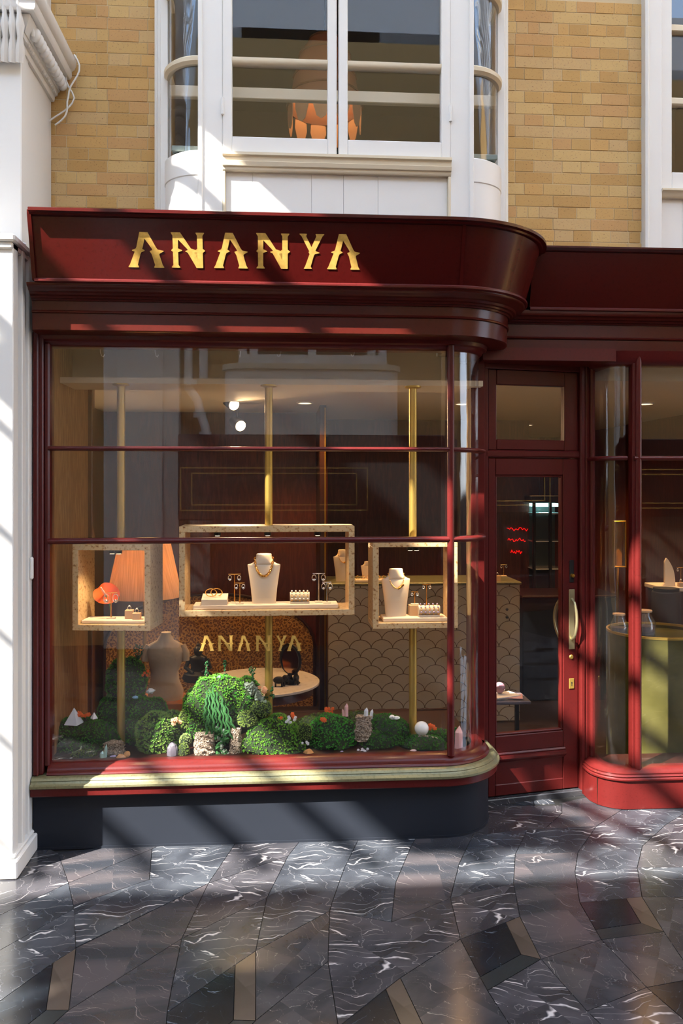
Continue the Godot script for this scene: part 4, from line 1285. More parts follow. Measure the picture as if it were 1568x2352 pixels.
# ---------------------------------------------------------------- the shop's room
func loft(mb, rings, seg = 20):
	# rings: [rx, rz, y, x offset, z offset]
	var s = mb.p.size()
	var g = []
	for r in rings:
		var row = []
		for k in seg:
			var a = TAU * k / seg
			row.append(Vector3(r[3] + cos(a) * r[0], r[2], r[4] + sin(a) * r[1]))
		g.append(row)
	for j in g.size() - 1:
		for k in seg:
			mb.quad(g[j][k], g[j + 1][k], g[j + 1][(k + 1) % seg], g[j][(k + 1) % seg])
	for k in range(1, seg - 1):
		mb.tri(g[0][0], g[0][k], g[0][k + 1])
		mb.tri(g[-1][0], g[-1][k + 1], g[-1][k])
	mb.fix(s)
func spot(parent, where, towards, energy, angle, col = Color(1, 0.83, 0.62), size = 0.03):
	var l = SpotLight3D.new()
	l.name = "lamp_glow"
	l.light_color = col
	l.light_energy = energy
	l.light_size = size
	l.spot_angle = angle
	l.spot_angle_attenuation = 0.6
	l.spot_range = 12
	l.spot_attenuation = 2.0
	l.shadow_enabled = true
	parent.add_child(l, true)
	l.position = where
	l.look_at_from_position(where + parent.position, towards, Vector3(0.01, 0.05, 1).normalized())
	return l
func build_shop_room():
	var f = struct("floor_shop", "dark timber floor inside the shop")
	part(f, "boards", bxm(Vector3(-1.9, -0.1, -6.4), Vector3(3.3, 0.0, -0.62)), M.shop_floor)
	var c = struct("ceiling", "warm white shop ceiling with recessed downlights")
	part(c, "plaster", bxm(Vector3(-1.9, 2.42, -6.4), Vector3(3.3, 2.54, -0.60)), M.ceiling_paint)
	part(c, "window_soffit", bxm(Vector3(-1.53, 2.345, -0.62), Vector3(0.80, 2.375, -0.30)), M.ceiling_paint)
	part(c, "window_head", bxm(Vector3(-1.53, 2.375, -0.62), Vector3(0.80, 2.80, -0.56)), M.ceiling_paint)
	part(c, "window_lid", bxm(Vector3(-1.53, 2.62, -0.62), Vector3(0.80, 2.66, -0.10)), M.ceiling_paint)
	var b = struct("wall_shop_back", "dark red brown panelled wall at the back of the shop")
	part(b, "panelling", bxm(Vector3(-1.9, 0, -6.4), Vector3(3.3, 2.42, -6.3)), M.mahogany)
	for i in 7:
		bar(b, "stile", Vector3(-1.8 + i * 0.8, 0, -6.3), Vector3(-1.72 + i * 0.8, 2.42, -6.28), M.mahogany)
	var l = struct("wall_shop_left", "tan timber lined end wall of the display window and shop")
	part(l, "window_cheek", bxm(Vector3(-1.60, 0.0, -0.95), Vector3(-1.475, 2.56, -0.06)), M.tan_wood)
	part(l, "cheek_edge", bxm(Vector3(-1.60, 0.0, -1.0), Vector3(-1.45, 2.40, -0.93), 0.004), M.mahogany)
	part(l, "panelling", bxm(Vector3(-1.90, 0, -6.4), Vector3(-1.80, 2.42, -0.9)), M.mahogany)
	var r = struct("wall_shop_right", "dark panelled end wall of the shop")
	part(r, "panelling", bxm(Vector3(3.2, 0, -6.4), Vector3(3.3, 2.56, -0.4)), M.mahogany)
	var p = struct("wall_partition", "red brown veneered screen wall part way back in the shop")
	part(p, "panel", bxm(Vector3(wx(165, -2.9), 0, -2.95), Vector3(wx(748, -2.9), 2.42, -2.9)), M.mahogany)
	p = struct("wall_partition_rear", "red brown veneered wall behind the cream counter")
	part(p, "panel", bxm(Vector3(wx(752, -3.6), 0, -3.65), Vector3(wx(1215, -3.6), 2.42, -3.6)), M.mahogany)
	p = struct("wall_partition_end", "dark post with gilt strip at the end of the screen wall")
	part(p, "end_post", bxm(Vector3(wx(734, -2.2), 0, -2.9), Vector3(wx(749, -2.2), 2.42, -2.2), 0.004), M.dark_wood)
	part(p, "gilt_strip", bxm(Vector3(wx(745, -2.19), 0, -2.2), Vector3(wx(748, -2.19), 2.4, -2.19)), M.brass)
	var bed = struct("wall_window_bed", "raised black bed of the display window under the moss")
	part(bed, "deck", bxm(Vector3(-1.48, 0.30, -0.92), Vector3(0.52, 0.405, -0.07)), M.dark_wood)
	var mb = MB.new()
	mb.sweep(arc_path(Vector3(0.52, 0, -0.30), 0.02, 0, 90, 12) + [[Vector3(0.54, 0, -0.92), Vector3(1, 0, 0)]], v2([-0.02, 0.30, 0.20, 0.30, 0.20, 0.405, -0.02, 0.405]))
	part(bed, "deck_corner", mb, M.dark_wood)
	part(bed, "back_board", bxm(Vector3(-1.48, 0, -0.95), Vector3(0.74, 0.405, -0.90)), M.dark_wood)
	# recessed downlights
	var dl = null
	var spots = [[700, 924], [694, 998], [1003, 998], [1062, 926], [1482, 926], [330, 960], [1210, 975]]
	for i in spots.size():
		var q = at(spots[i][0], spots[i][1], -1)
		var d = q - EYE
		var w = EYE + d * ((2.418 - EYE.y) / d.y)
		var t = thing("downlight", "round recessed downlight glowing warm white in the shop ceiling", "light", w, 0, "ceiling downlights")
		mb = MB.new()
		mb.lathe(v2([0, 0.004, 0.05, 0.004, 0.05, -0.004, 0, -0.006]), 20)
		part(t, "lens", mb, M.down_light)
		mb = MB.new()
		mb.lathe(v2([0.05, 0.002, 0.062, 0.002, 0.062, -0.008, 0.052, -0.010, 0.05, -0.006]), 20)
		part(t, "trim_ring", mb, M.white_paint)
		spot(t, Vector3(0, -0.02, 0), w + Vector3(0, -1, 0.001), 2.0, 62.0, Color(1, 0.76, 0.48), 0.05)
	# two adjustable ceiling spots
	for i in 2:
		var w = at([537, 552][i], [930, 978][i], -2.0)
		var t = thing("ceiling_spotlight", ["white swivel spotlight under the ceiling nearer the window soffit", "white swivel spotlight under the ceiling lower than its neighbour"][i], "light", w, 0.0)
		var dir = Vector3(0.55, -0.45, 0.9).normalized()
		mb = MB.new()
		mb.tube([-dir * 0.1, Vector3.ZERO], 0.045, 16)
		part(t, "housing", mb, M.dark_wood)
		mb = MB.new()
		mb.tube([dir * 0.001, dir * 0.006], 0.04, 16)
		part(t, "lens", mb, M.down_light)
		mb = MB.new()
		mb.tube([-dir * 0.05, Vector3(-0.03, 2.42 - w.y, -0.05)], 0.01, 8)
		part(t, "arm", mb, M.dark_wood)
		spot(t, dir * 0.02, w + dir, 1.2, 40.0)

func t_stand(called, label, where, h, w, m, drop, group = ""):
	var t = thing(called, label, "jewellery stand", where, 0, group)
	part(t, "base", bxm(Vector3(-0.022, 0, -0.016), Vector3(0.022, 0.006, 0.016), 0.002), M.suede)
	var mb = MB.new()
	mb.tube([Vector3(0, 0.005, 0), Vector3(0, h, 0)], [0.0035, 0.002], 8)
	part(t, "stem", mb, m)
	mb = MB.new()
	mb.tube([Vector3(-w / 2, h, 0), Vector3(w / 2, h, 0)], 0.0022, 8)
	part(t, "crossbar", mb, m)
	for s in [-1, 1]:
		mb = MB.new()
		var c = Vector3(s * w * 0.38, h - 0.006 - drop / 2, 0.004)
		var ring = []
		for k in 14:
			ring.append(c + Vector3(cos(TAU * k / 14) * drop * 0.32, sin(TAU * k / 14) * drop * 0.5, 0))
		mb.tube(ring, 0.0022, 6, true)
		mb.ball(c - Vector3(0, drop * 0.3, 0), Vector3.ONE * drop * 0.2, 8, 6)
		part(t, "earring", mb, M.silver if m == M.gold else m)
	return t
func bust(called, label, where, w, h, turn = 0.0, chain = 0, group = ""):
	var t = thing(called, label, "bust", where, turn, group)
	var mb = MB.new()
	loft(mb, [[w * 0.36, w * 0.13, 0, 0, 0], [w * 0.40, w * 0.15, h * 0.3, 0, 0], [w * 0.465, w * 0.17, h * 0.60, 0, 0], [w * 0.50, w * 0.15, h * 0.76, 0, 0], [w * 0.495, w * 0.13, h * 0.785, 0, 0], [w * 0.40, w * 0.15, h * 0.80, 0, 0], [w * 0.30, w * 0.17, h * 0.84, 0, 0], [w * 0.25, w * 0.18, h * 0.90, 0, 0], [w * 0.235, w * 0.18, h * 0.97, 0, 0], [w * 0.235, w * 0.18, h * 0.99, 0, -0.002]], 28)
	part(t, "form", mb, M.suede)
	mb = MB.new()
	loft(mb, [[w * 0.23, w * 0.175, h * 0.985, 0, 0], [w * 0.225, w * 0.17, h * 1.0, 0, 0]], 28)
	part(t, "neck_cap", mb, M.suede)
	var n = 26
	var form = [[w * 0.36, 0, w * 0.13], [w * 0.40, h * 0.3, w * 0.15], [w * 0.465, h * 0.60, w * 0.17], [w * 0.50, h * 0.76, w * 0.15], [w * 0.40, h * 0.80, w * 0.15], [w * 0.30, h * 0.84, w * 0.17], [w * 0.25, h * 0.90, w * 0.18], [w * 0.235, h * 0.97, w * 0.18]]
	for k in n + 1:
		if chain == 0: break
		var a = PI * k / n
		var x = cos(a) * w * 0.27
		var y = h * 0.90 - sin(a) * h * [0, 0.34, 0.30][chain] * (1.0 if abs(cos(a)) < 0.9 else 0.9)
		var z = 0.0
		for r in range(1, form.size()):
			if y >= form[r - 1][1] and y <= form[r][1]:
				var f = (y - form[r - 1][1]) / max(form[r][1] - form[r - 1][1], 1e-5)
				var ex = lerp(form[r - 1][0], form[r][0], f)
				var ez = lerp(form[r - 1][2], form[r][2], f)
				z = ez * sqrt(max(0.0, 1.0 - pow(x / ex, 2))) + 0.004
		mb = MB.new()
		if chain == 1:
			var ring = []
			var tang = Vector3(-sin(a) * w * 0.33, -cos(a) * h * 0.3, 0).normalized()
			var sd = Vector3(0, 0, 1).cross(tang) if k % 2 == 0 else Vector3(0, 0, 1)
			for j in 10:
				ring.append(Vector3(x, y, z) + tang * cos(TAU * j / 10) * 0.009 + sd * sin(TAU * j / 10) * 0.005)
			mb.tube(ring, 0.0023, 5, true)
			part(t, "link", mb, M.gold)
		else:
			mb.ball(Vector3(x, y, z), Vector3.ONE * 0.0032, 8, 6)
			part(t, "link", mb, M.gold)
	if chain == 2:
		for k in 5:
			mb = MB.new()
			mb.ball(Vector3(w * (0.06 + 0.035 * k), h * (0.60 + 0.016 * k), w * 0.172), Vector3(0.008, 0.008, 0.004), 8, 6)
			part(t, "flower_charm", mb, M.gold)
	return t
func block_ring(called, label, where, s, stone):
	var t = thing(called, label, "ring stand", where)
	part(t, "block", bxm(Vector3(-s.x / 2, 0, -s.x / 2), Vector3(s.x / 2, s.y, s.x / 2), 0.002), M.suede_tan)
	var mb = MB.new()
	var ring = []
	for k in 14:
		ring.append(Vector3(cos(TAU * k / 14) * 0.009, s.y + 0.010 + sin(TAU * k / 14) * 0.010, 0))
	mb.tube(ring, 0.0016, 6, true)
	part(t, "ring", mb, M.silver)
	mb = MB.new()
	mb.crystal(Vector3(0, s.y + 0.018, 0), Vector3.UP, 0.006, 0.008, 8, 0.5)
	part(t, "stone", mb, stone)
	return t
func bracelet_roll(label, where, w, r, stone):
	var t = thing("bracelet_roll", label, "jewellery stand", where)
	var mb = MB.new()
	mb.tube([Vector3(-w / 2, r + 0.008, 0), Vector3(w / 2, r + 0.008, 0)], r, 18)
	part(t, "roll", mb, M.suede)
	part(t, "base", bxm(Vector3(-w / 2, 0, -r), Vector3(w / 2, 0.010, r), 0.002), M.suede)
	for i in 5:
		var x = -w / 2 + w * (i + 0.5) / 5
		mb = MB.new()
		var ring = []
		for k in 18:
			ring.append(Vector3(x, r + 0.008 + sin(TAU * k / 18) * (r + 0.003), cos(TAU * k / 18) * (r + 0.003)))
		mb.tube(ring, 0.0022, 6, true)
		var br = part(t, "bracelet", mb, M.gold)
		for k in 3:
			mb = MB.new()
			var a = PI / 2 - 0.9 * k
			mb.ball(Vector3(x, r + 0.008 + sin(a) * (r + 0.005), cos(a) * (r + 0.005)), Vector3.ONE * 0.005, 8, 6)
			part(br, "gem", mb, stone)
	return t

func build_shop_things():
	var mb
	# lamp
	var z = -1.75
	var q = at(332, 1370, z)
	var yb = q.y
	var yt = wy(332, 1238, z)
	var lamp = thing("floor_lamp", "floor lamp with large pleated amber shade behind the display boxes", "lamp", Vector3(q.x, 0, z))
	mb = MB.new()
	mb.lathe(v2([0.175, yt, 0.262, yb, 0.256, yb, 0.169, yt]), 48)
	part(lamp, "shade", mb, M.shade, 60)
	mb = MB.new()
	mb.tube([Vector3(0, 0.02, 0), Vector3(0, yb + 0.1, 0)], 0.012, 10)
	part(lamp, "pole", mb, M.brass)
	mb = MB.new()
	mb.lathe(v2([0, 0.03, 0.12, 0.025, 0.13, 0.0, 0, 0]), 24)
	part(lamp, "base", mb, M.brass)
	mb = MB.new()
	mb.ball(Vector3(0, (yb + yt) / 2, 0), Vector3(0.04, 0.055, 0.04), 14, 10)
	part(lamp, "bulb", mb, M.down_light)
	var ol = OmniLight3D.new()
	ol.name = "lamp_glow"
	ol.light_color = Color(1, 0.86, 0.66)
	ol.light_energy = 0.36
	ol.light_size = 0.04
	ol.omni_range = 8
	ol.omni_attenuation = 2
	ol.shadow_enabled = true
	lamp.add_child(ol)
	ol.position = Vector3(0, (yb + yt) / 2, 0)
	# patterned arch screen
	z = -2.6
	var leaf = ramp_tex(0.028, 140, [Color(0.30, 0.18, 0.08), Color(0.42, 0.28, 0.12), Color(0.70, 0.52, 0.26), Color(0.76, 0.60, 0.34), Color(0.40, 0.25, 0.12), Color(0.66, 0.50, 0.28)], [0.0, 0.3, 0.38, 0.5, 0.6, 1.0], 512, 3, FastNoiseLite.TYPE_CELLULAR)
	var lm = mat("leaf_print", Color(0.95, 0.92, 0.85), 0.7, 0, {"tex": leaf, "scale": 2.0})
	var ps = thing("arched_screen", "arched screen covered in gold and brown foliage print behind the moss", "screen", Vector3(0, 0, z))
	var poly = []
	var xl = wx(242, z)
	var xr = wx(722, z)
	var cx = (xl + xr) / 2
	var rx = (xr - xl) / 2
	var ysp = wy(600, 1480, z)
	poly.append(Vector2(xl, 0))
	poly.append(Vector2(xr, 0))
	for k in 21:
		var a = PI * k / 20
		poly.append(Vector2(cx + cos(a) * rx, ysp + sin(a) * 0.42))
	mb = MB.new()
	mb.prism(poly, 0.03)
	part(ps, "panel", mb, lm)
	mb = MB.new()
	var rim = [Vector3(xr, 0, 0.03)]
	for k in 21:
		var a = PI * k / 20
		rim.append(Vector3(cx + cos(a) * rx, ysp + sin(a) * 0.42, 0.03))
	rim.append(Vector3(xl, 0, 0.03))
	mb.tube(rim, 0.014, 8)
	part(ps, "frame", mb, M.dark_wood)
	# torso on its block
	z = -1.35
	var tb = at(380, 1605, z)
	var ts = thing("torso_statue", "pale plaster torso statue standing behind the mossy hill", "statue", Vector3(tb.x, tb.y, z))
	mb = MB.new()
	var hh = psz(140, z)
	var ww = psz(40, z)
	loft(mb, [[ww * 0.95, ww * 0.6, 0, 0, 0], [ww * 1.02, ww * 0.62, hh * 0.14, 0, 0], [ww * 0.80, ww * 0.5, hh * 0.32, -0.004, 0], [ww * 0.78, ww * 0.5, hh * 0.45, -0.006, 0], [ww * 0.95, ww * 0.62, hh * 0.62, 0, 0.01], [ww * 1.08, ww * 0.62, hh * 0.78, 0, 0.01], [ww * 0.98, ww * 0.5, hh * 0.88, 0, 0], [ww * 0.50, ww * 0.34, hh * 0.95, 0, 0], [ww * 0.32, ww * 0.3, hh * 1.03, 0, 0], [ww * 0.28, ww * 0.28, hh * 1.08, 0.005, 0]], 26)
	for s in [-1, 1]:
		mb.tube([Vector3(s * ww * 0.9, hh * 0.86, 0), Vector3(s * ww * 1.12, hh * 0.74, 0.01), Vector3(s * ww * 1.16, hh * 0.62, 0.015)], [ww * 0.24, ww * 0.26, ww * 0.2], 12)
		mb.ball(Vector3(s * ww * 0.42, hh * 0.68, ww * 0.45), Vector3(ww * 0.34, hh * 0.08, ww * 0.16), 14, 10)
	part(ts, "body", mb, M.plaster)
	var tbk = thing("statue_block", "low ochre timber block under the plaster torso", "block", Vector3(tb.x, 0, z))
	part(tbk, "body", bxm(Vector3(-0.17, 0, -0.16), Vector3(0.20, tb.y, 0.12), 0.006), mat("ochre_wood", Color(0.62, 0.36, 0.14), 0.5))
	# round table, mirror, figure
	z = -1.75
	var tc = at(600, 1562, z)
	var tab = thing("pedestal_table", "round white marble topped table on bronze pedestal in the shop", "table", Vector3(tc.x, 0, z))
	mb = MB.new()
	mb.lathe(v2([0, tc.y, 0.40, tc.y, 0.415, tc.y - 0.008, 0.415, tc.y - 0.022, 0.40, tc.y - 0.03, 0, tc.y - 0.03]), 48)
	part(tab, "top", mb, M.stone_white)
	mb = MB.new()
	mb.lathe(v2([0.36, tc.y - 0.031, 0.37, tc.y - 0.09, 0.34, tc.y - 0.10, 0, tc.y - 0.1]), 36)
	part(tab, "apron", mb, M.mahogany)
	mb = MB.new()
	mb.lathe(v2([0, tc.y - 0.09, 0.06, tc.y - 0.1, 0.04, tc.y * 0.5, 0.08, 0.05, 0.24, 0.02, 0.24, 0, 0, 0]), 24)
	part(tab, "pedestal", mb, M.mahogany)
	var mc = at(667, 1552, z + 0.1)
	var mir = thing("table_mirror", "oval dressing mirror in dark frame standing on the round table", "mirror", Vector3(mc.x, tc.y, z + 0.1), -0.5)
	mb = MB.new()
	var mh = psz(92, z)
	var oval = []
	for k in 28:
		oval.append(Vector3(cos(TAU * k / 28) * 0.075, mh * 0.58 + sin(TAU * k / 28) * mh * 0.36, 0.012 * sin(TAU * k / 28)))
	mb.tube(oval, 0.012, 8, true)
	part(mir, "frame", mb, M.black_iron)
	mb = MB.new()
	mb.lathe(v2([0, 0.003, 1, 0.003, 1, -0.003, 0, -0.003]), 28, Transform3D(Basis(Vector3(0.072, 0, 0), Vector3(0, 0.0, 1), Vector3(0, mh * 0.35, 0)), Vector3(0, mh * 0.58, 0)))
	part(mir, "glass", mb, mat("mirror", Color(0.75, 0.6, 0.45), 0.08, 1.0))
	mb = MB.new()
	mb.tube([Vector3(0, 0, 0), Vector3(0, mh * 0.24, 0)], 0.012, 8)
	mb.lathe(v2([0, 0.03, 0.05, 0.02, 0.07, 0, 0, 0]), 16)
	part(mir, "stand", mb, M.black_iron)
	for k in 3:
		var fq = at([640, 655, 680][k], 1553, z + 0.18)
		var fg = thing("bronze_figurine", ["small dark bronze animal figurine at the table edge", "dark bronze figurine beside the oval mirror foot", "small bronze elephant like figurine under the mirror"][k], "figurine", Vector3(fq.x, tc.y, z + 0.2 - 0.03 * k), k * 0.8)
		mb = MB.new()
		mb.ball(Vector3(0, 0.045, 0), Vector3(0.04, 0.026, 0.022), 12, 8)
		mb.ball(Vector3(0.042, 0.06, 0), Vector3(0.018, 0.02, 0.015), 10, 8)
		for a in [[-0.022, -0.01], [-0.022, 0.01], [0.022, -0.01], [0.022, 0.01]]:
			mb.tube([Vector3(a[0], 0.045, a[1]), Vector3(a[0], 0, a[1])], 0.007, 6)
		mb.tube([Vector3(0.055, 0.06, 0), Vector3(0.068, 0.04, 0), Vector3(0.07, 0.015, 0)], 0.006, 6)
		part(fg, "body", mb, M.black_iron)
	var dq = at(455, 1560, z)
	var dk = thing("dark_idol", "dark carved seated figure beyond the moss peak", "figurine", Vector3(dq.x, tc.y, z))
	mb = MB.new()
	loft(mb, [[0.10, 0.07, 0, 0, 0], [0.115, 0.085, 0.025, 0, 0], [0.10, 0.075, 0.055, 0, 0.01], [0.055, 0.045, 0.075, 0, 0], [0.05, 0.042, 0.11, 0, 0], [0.068, 0.048, 0.15, 0, 0], [0.062, 0.04, 0.172, 0, 0], [0.022, 0.022, 0.19, 0, 0]], 18)
	mb.ball(Vector3(0, 0.215, 0.004), Vector3(0.032, 0.038, 0.034), 14, 10)
	mb.ball(Vector3(0, 0.255, 0), Vector3(0.014, 0.014, 0.014), 10, 8)
	for s in [-1, 1]:
		mb.tube([Vector3(s * 0.062, 0.155, 0), Vector3(s * 0.085, 0.10, 0.02), Vector3(s * 0.03, 0.07, 0.06)], [0.018, 0.016, 0.012], 10)
	part(dk, "body", mb, M.black_iron)
	# scallop tiled counter
	z = -2.0
	var x0 = wx(753, z)
	var x1 = wx(1194, z)
	var ytop = wy(900, 1345, z)
	var ct = thing("shop_counter", "cream scallop tiled counter with gold joints in the shop", "counter", Vector3(0, 0, z))
	part(ct, "carcass", bxm(Vector3(x0, 0.0, -0.5), Vector3(x1, ytop, -0.009)), mat("gilt_joint", Color(0.42, 0.30, 0.16), 0.5, 0.3))
	part(ct, "top", bxm(Vector3(x0 - 0.01, ytop, -0.5), Vector3(x1 + 0.01, ytop + 0.02, 0.01), 0.004), M.sill_brass)
	var rr = (x1 - x0) / 9.0 / 2.0
	var gap = 0.005
	var fan = []
	for k in 13:
		var a = PI * k / 12
		fan.append(Vector2(cos(a) * rr, sin(a) * rr * 0.8))
	for k in range(1, 7):
		var a = PI / 2 * k / 6
		fan.append(Vector2(-rr + rr * sin(a), -rr * 0.8 * (1 - cos(a))))
	for k in range(5, 0, -1):
		var a = PI / 2 * k / 6
		fan.append(Vector2(rr - rr * sin(a), -rr * 0.8 * (1 - cos(a))))
	var rect = PackedVector2Array([Vector2(x0, 0.012), Vector2(x1, 0.012), Vector2(x1, ytop), Vector2(x0, ytop)])
	var whole = null
	var row = 0
	var yy = ytop - rr * 0.2
	while yy > -rr:
		for i in range(-1, 11):
			var xc = x0 + i * rr * 2 + (rr if row % 2 else 0.0)
			var placed = PackedVector2Array()
			for v in fan:
				placed.append(v + Vector2(xc, yy))
			for cut in Geometry2D.intersect_polygons(placed, rect):
				for small in Geometry2D.offset_polygon(cut, -gap / 2):
					if small.size() < 3: continue
					var fm = MB.new()
					fm.prism(small, 0.010)
					part(ct, "scallop_tile", fm, M.tile_cream, 0).position = Vector3(0, 0, -0.012)
		row += 1
		yy -= rr * 0.80
	for k in 2:
		var kq = at(1163, [1399, 1417][k], z)
		mb = MB.new()
		mb.ball(Vector3(kq.x, kq.y, 0.012), Vector3.ONE * 0.011, 12, 8)
		part(ct, "knob", mb, M.black_iron)
	# busts and stands on the counter
	var cy = ytop + 0.02
	bust("small_bust", "amber lit bust wearing a dark bead necklace on the shop counter", Vector3(wx(788, z - 0.1), cy, z - 0.15), 0.15, 0.24, 0.2, 2)
	bust("small_bust", "small pale bust between the amber bust and the hanging box", Vector3(wx(845, z - 0.1), cy, z - 0.15), 0.10, 0.15, 0.0, 0)
	bust("small_bust", "cream bust at the counter end behind the curved pane", Vector3(wx(1120, z - 0.1), cy, z - 0.2), 0.13, 0.22, -0.2, 0)
	t_stand("counter_stand", "thin gold T stand with drop earrings on the counter seen through the door", Vector3(wx(1158, z - 0.1), cy + 0.03, z - 0.12), 0.09, 0.05, M.gold, 0.02)
	block_ring("counter_ring_block", "tan ring block with a jewelled ring on the counter by the door glass", Vector3(wx(1148, z), cy, z - 0.08), Vector2(0.04, 0.04), M.pale_crystal)
	var tr = thing("counter_tray", "cream jewellery tray with gold pieces on the counter", "tray", Vector3(wx(860, z), cy, z - 0.1))
	part(tr, "board", bxm(Vector3(-0.14, 0, -0.05), Vector3(0.14, 0.02, 0.06), 0.004), M.suede)
	for k in 7:
		mb = MB.new()
		var ring = []
		for j in 12:
			ring.append(Vector3(-0.12 + k * 0.04 + cos(TAU * j / 12) * 0.012, 0.034 + sin(TAU * j / 12) * 0.014, 0.02))
		mb.tube(ring, 0.002, 6, true)
		part(tr, "ring", mb, M.gold)
	# glazed cabinet at the back
	z = -3.4
	var cb = thing("glass_cabinet", "tall dark glazed cabinet with lit glass shelves deep in the shop", "cabinet", Vector3(0, 0, z))
	var ca = wx(1226, z)
	var cb1 = wx(1300, z)
	for x in [ca, (ca + cb1) / 2, cb1]:
		bar(cb, "stile", Vector3(x - 0.012, 0.3, -0.02), Vector3(x + 0.012, 1.66, 0.02), M.black_iron)
	for k in 4:
		bar(cb, "shelf", Vector3(ca, 0.75 + k * 0.26, -0.3), Vector3(cb1, 0.762 + k * 0.26, 0.0), M.pale_crystal)
	bar(cb, "back", Vector3(ca, 0.3, -0.34), Vector3(cb1, 1.66, -0.32), mat("cabinet_back", Color(0.30, 0.36, 0.36), 0.3))
	bar(cb, "cornice", Vector3(ca - 0.03, 1.64, -0.34), Vector3(cb1 + 0.03, 1.70, 0.03), M.black_iron)
	bar(cb, "base", Vector3(ca - 0.03, 0, -0.34), Vector3(cb1 + 0.03, 0.78, 0.03), M.black_iron)
	mb = MB.new()
	mb.box(Vector3(ca + 0.02, 1.60, -0.28), Vector3(cb1 - 0.02, 1.63, -0.05))
	part(cb, "lamp_strip", mb, mat("cabinet_lamp", Color(0.85, 1, 0.98), 0.5, 0, {"emit": Color(0.75, 1.0, 0.97), "power": 2.2}))
	spot(cb, Vector3((ca + cb1) / 2, 1.58, -0.15), Vector3((ca + cb1) / 2, 0, z - 0.12), 0.5, 60.0, Color(0.8, 1, 0.97))
	var gd = thing("gilt_mirror", "tall narrow mirror in thin gilt frame seen through the curved pane", "mirror", Vector3(0, 0, -1.9))
	var g0 = at(1407, 1300, -1.9)
	var g1 = at(1436, 1196, -1.9)
	mb = MB.new()
	for e in [[g0.x, g0.y, g0.x + 0.012, g1.y], [g1.x - 0.012, g0.y, g1.x, g1.y], [g0.x, g1.y - 0.012, g1.x, g1.y], [g0.x, g0.y - 0.012, g1.x, g0.y]]:
		mb.box(Vector3(e[0], e[1], -0.02), Vector3(e[2], e[3], 0.02), 0.003)
	part(gd, "frame", mb, M.brass)
	bar(gd, "glass", Vector3(g0.x, g0.y, -0.015), Vector3(g1.x, g1.y, -0.01), M.mirror, 0)
	bar(gd, "stand", Vector3(g0.x + 0.03, 0, -0.02), Vector3(g0.x + 0.05, g0.y, 0.0), M.brass)
	# black counter beside the cream one
	var bk = thing("black_counter", "low black desk beyond the cream counter seen through the door", "desk", Vector3(0, 0, -2.6))
	part(bk, "body", bxm(Vector3(wx(1200, -2.6), 0, -0.5), Vector3(wx(1420, -2.6), 0.86, 0), 0.006), M.black_iron)
	part(bk, "top", bxm(Vector3(wx(1197, -2.6), 0.86, -0.5), Vector3(wx(1420, -2.6), 0.88, 0.02), 0.004), M.dark_wood)
	# red neon scribble
	var nq = at(1193, 1240, -3.598)
	var ne = thing("neon_sign", "small red neon script glowing on the shop wall", "sign", nq)
	for r in [[-32, 26, 14], [-30, 0, 12], [-24, -28, 8]]:
		mb = MB.new()
		var pts = []
		for i in 16:
			var t = i / 15.0
			pts.append(Vector3(psz(r[0] + t * r[2] * 3.6, -3.5), psz(r[1] + 3.0 * sin(t * 31 + r[1]) + 2.0 * sin(t * 12), -3.5), 0.02 + 0.004 * cos(t * 17)))
		mb.tube(pts, 0.0028, 6)
		part(ne, "neon_tube", mb, M.neon_red)
	# side table with books and quartz ball near the door
	z = -1.05
	var sq = at(1165, 1600, z)
	var st = thing("side_table", "low dark side table with thin marbled top just inside the door", "table", Vector3(sq.x, 0, z))
	part(st, "top", bxm(Vector3(-0.20, sq.y - 0.022, -0.14), Vector3(0.12, sq.y, 0.12), 0.005), M.smoky)
	for a in [[-0.17, -0.1], [-0.17, 0.09], [0.09, -0.1]]:
		part(st, "leg", bxm(Vector3(a[0] - 0.012, 0, a[1] - 0.012), Vector3(a[0] + 0.012, sq.y - 0.02, a[1] + 0.012)), M.black_iron)
	for k in 3:
		var b = thing("magazine", ["grey magazine at the foot of the pile on the side table", "pink covered magazine lying skewed on the side table pile", "white magazine fanned out over the side table edge"][k], "magazine", Vector3(sq.x + [-0.08, 0.0, -0.03][k], sq.y + 0.0065 * k + 0.0005, z + 0.02), [0.1, -0.25, 0.4][k])
		part(b, "pages", bxm(Vector3(-0.09, 0, -0.06), Vector3(0.09, 0.006, 0.06), 0.001), [M.paper, M.rose_quartz, M.paper][k])
	var ball = thing("quartz_ball", "rose quartz ball on the side table by the door", "crystal ball", Vector3(at(1147, 1568, z).x, sq.y + 0.02, z))
	mb = MB.new()
	mb.ball(Vector3(0, psz(14, z), 0), Vector3.ONE * psz(13, z), 28, 18)
	part(ball, "ball", mb, mat("pink_stone", Color(0.66, 0.50, 0.56), 0.2, 0, {"coat": 0.5}))
	# right hand window: brass drum, jars, stands
	z = -0.95
	var dx = wx(1505, z)
	var dy = wy(1505, 1460, -0.75)
	var dr = thing("brass_drum", "large olive brass drum plinth with bright rim in the second window", "plinth", Vector3(dx, 0, z))
	mb = MB.new()
	var R = 0.30
	mb.lathe(v2([0, dy - 0.03, R - 0.01, dy - 0.03, R - 0.01, dy, R, dy, R, 0.0, 0, 0]), 64)
	part(dr, "body", mb, M.olive_brass)
	mb = MB.new()
	mb.lathe(v2([R - 0.012, dy - 0.012, R - 0.012, dy + 0.002, R + 0.002, dy + 0.002, R + 0.002, dy - 0.012]), 64)
	part(dr, "rim", mb, M.brass_brushed)
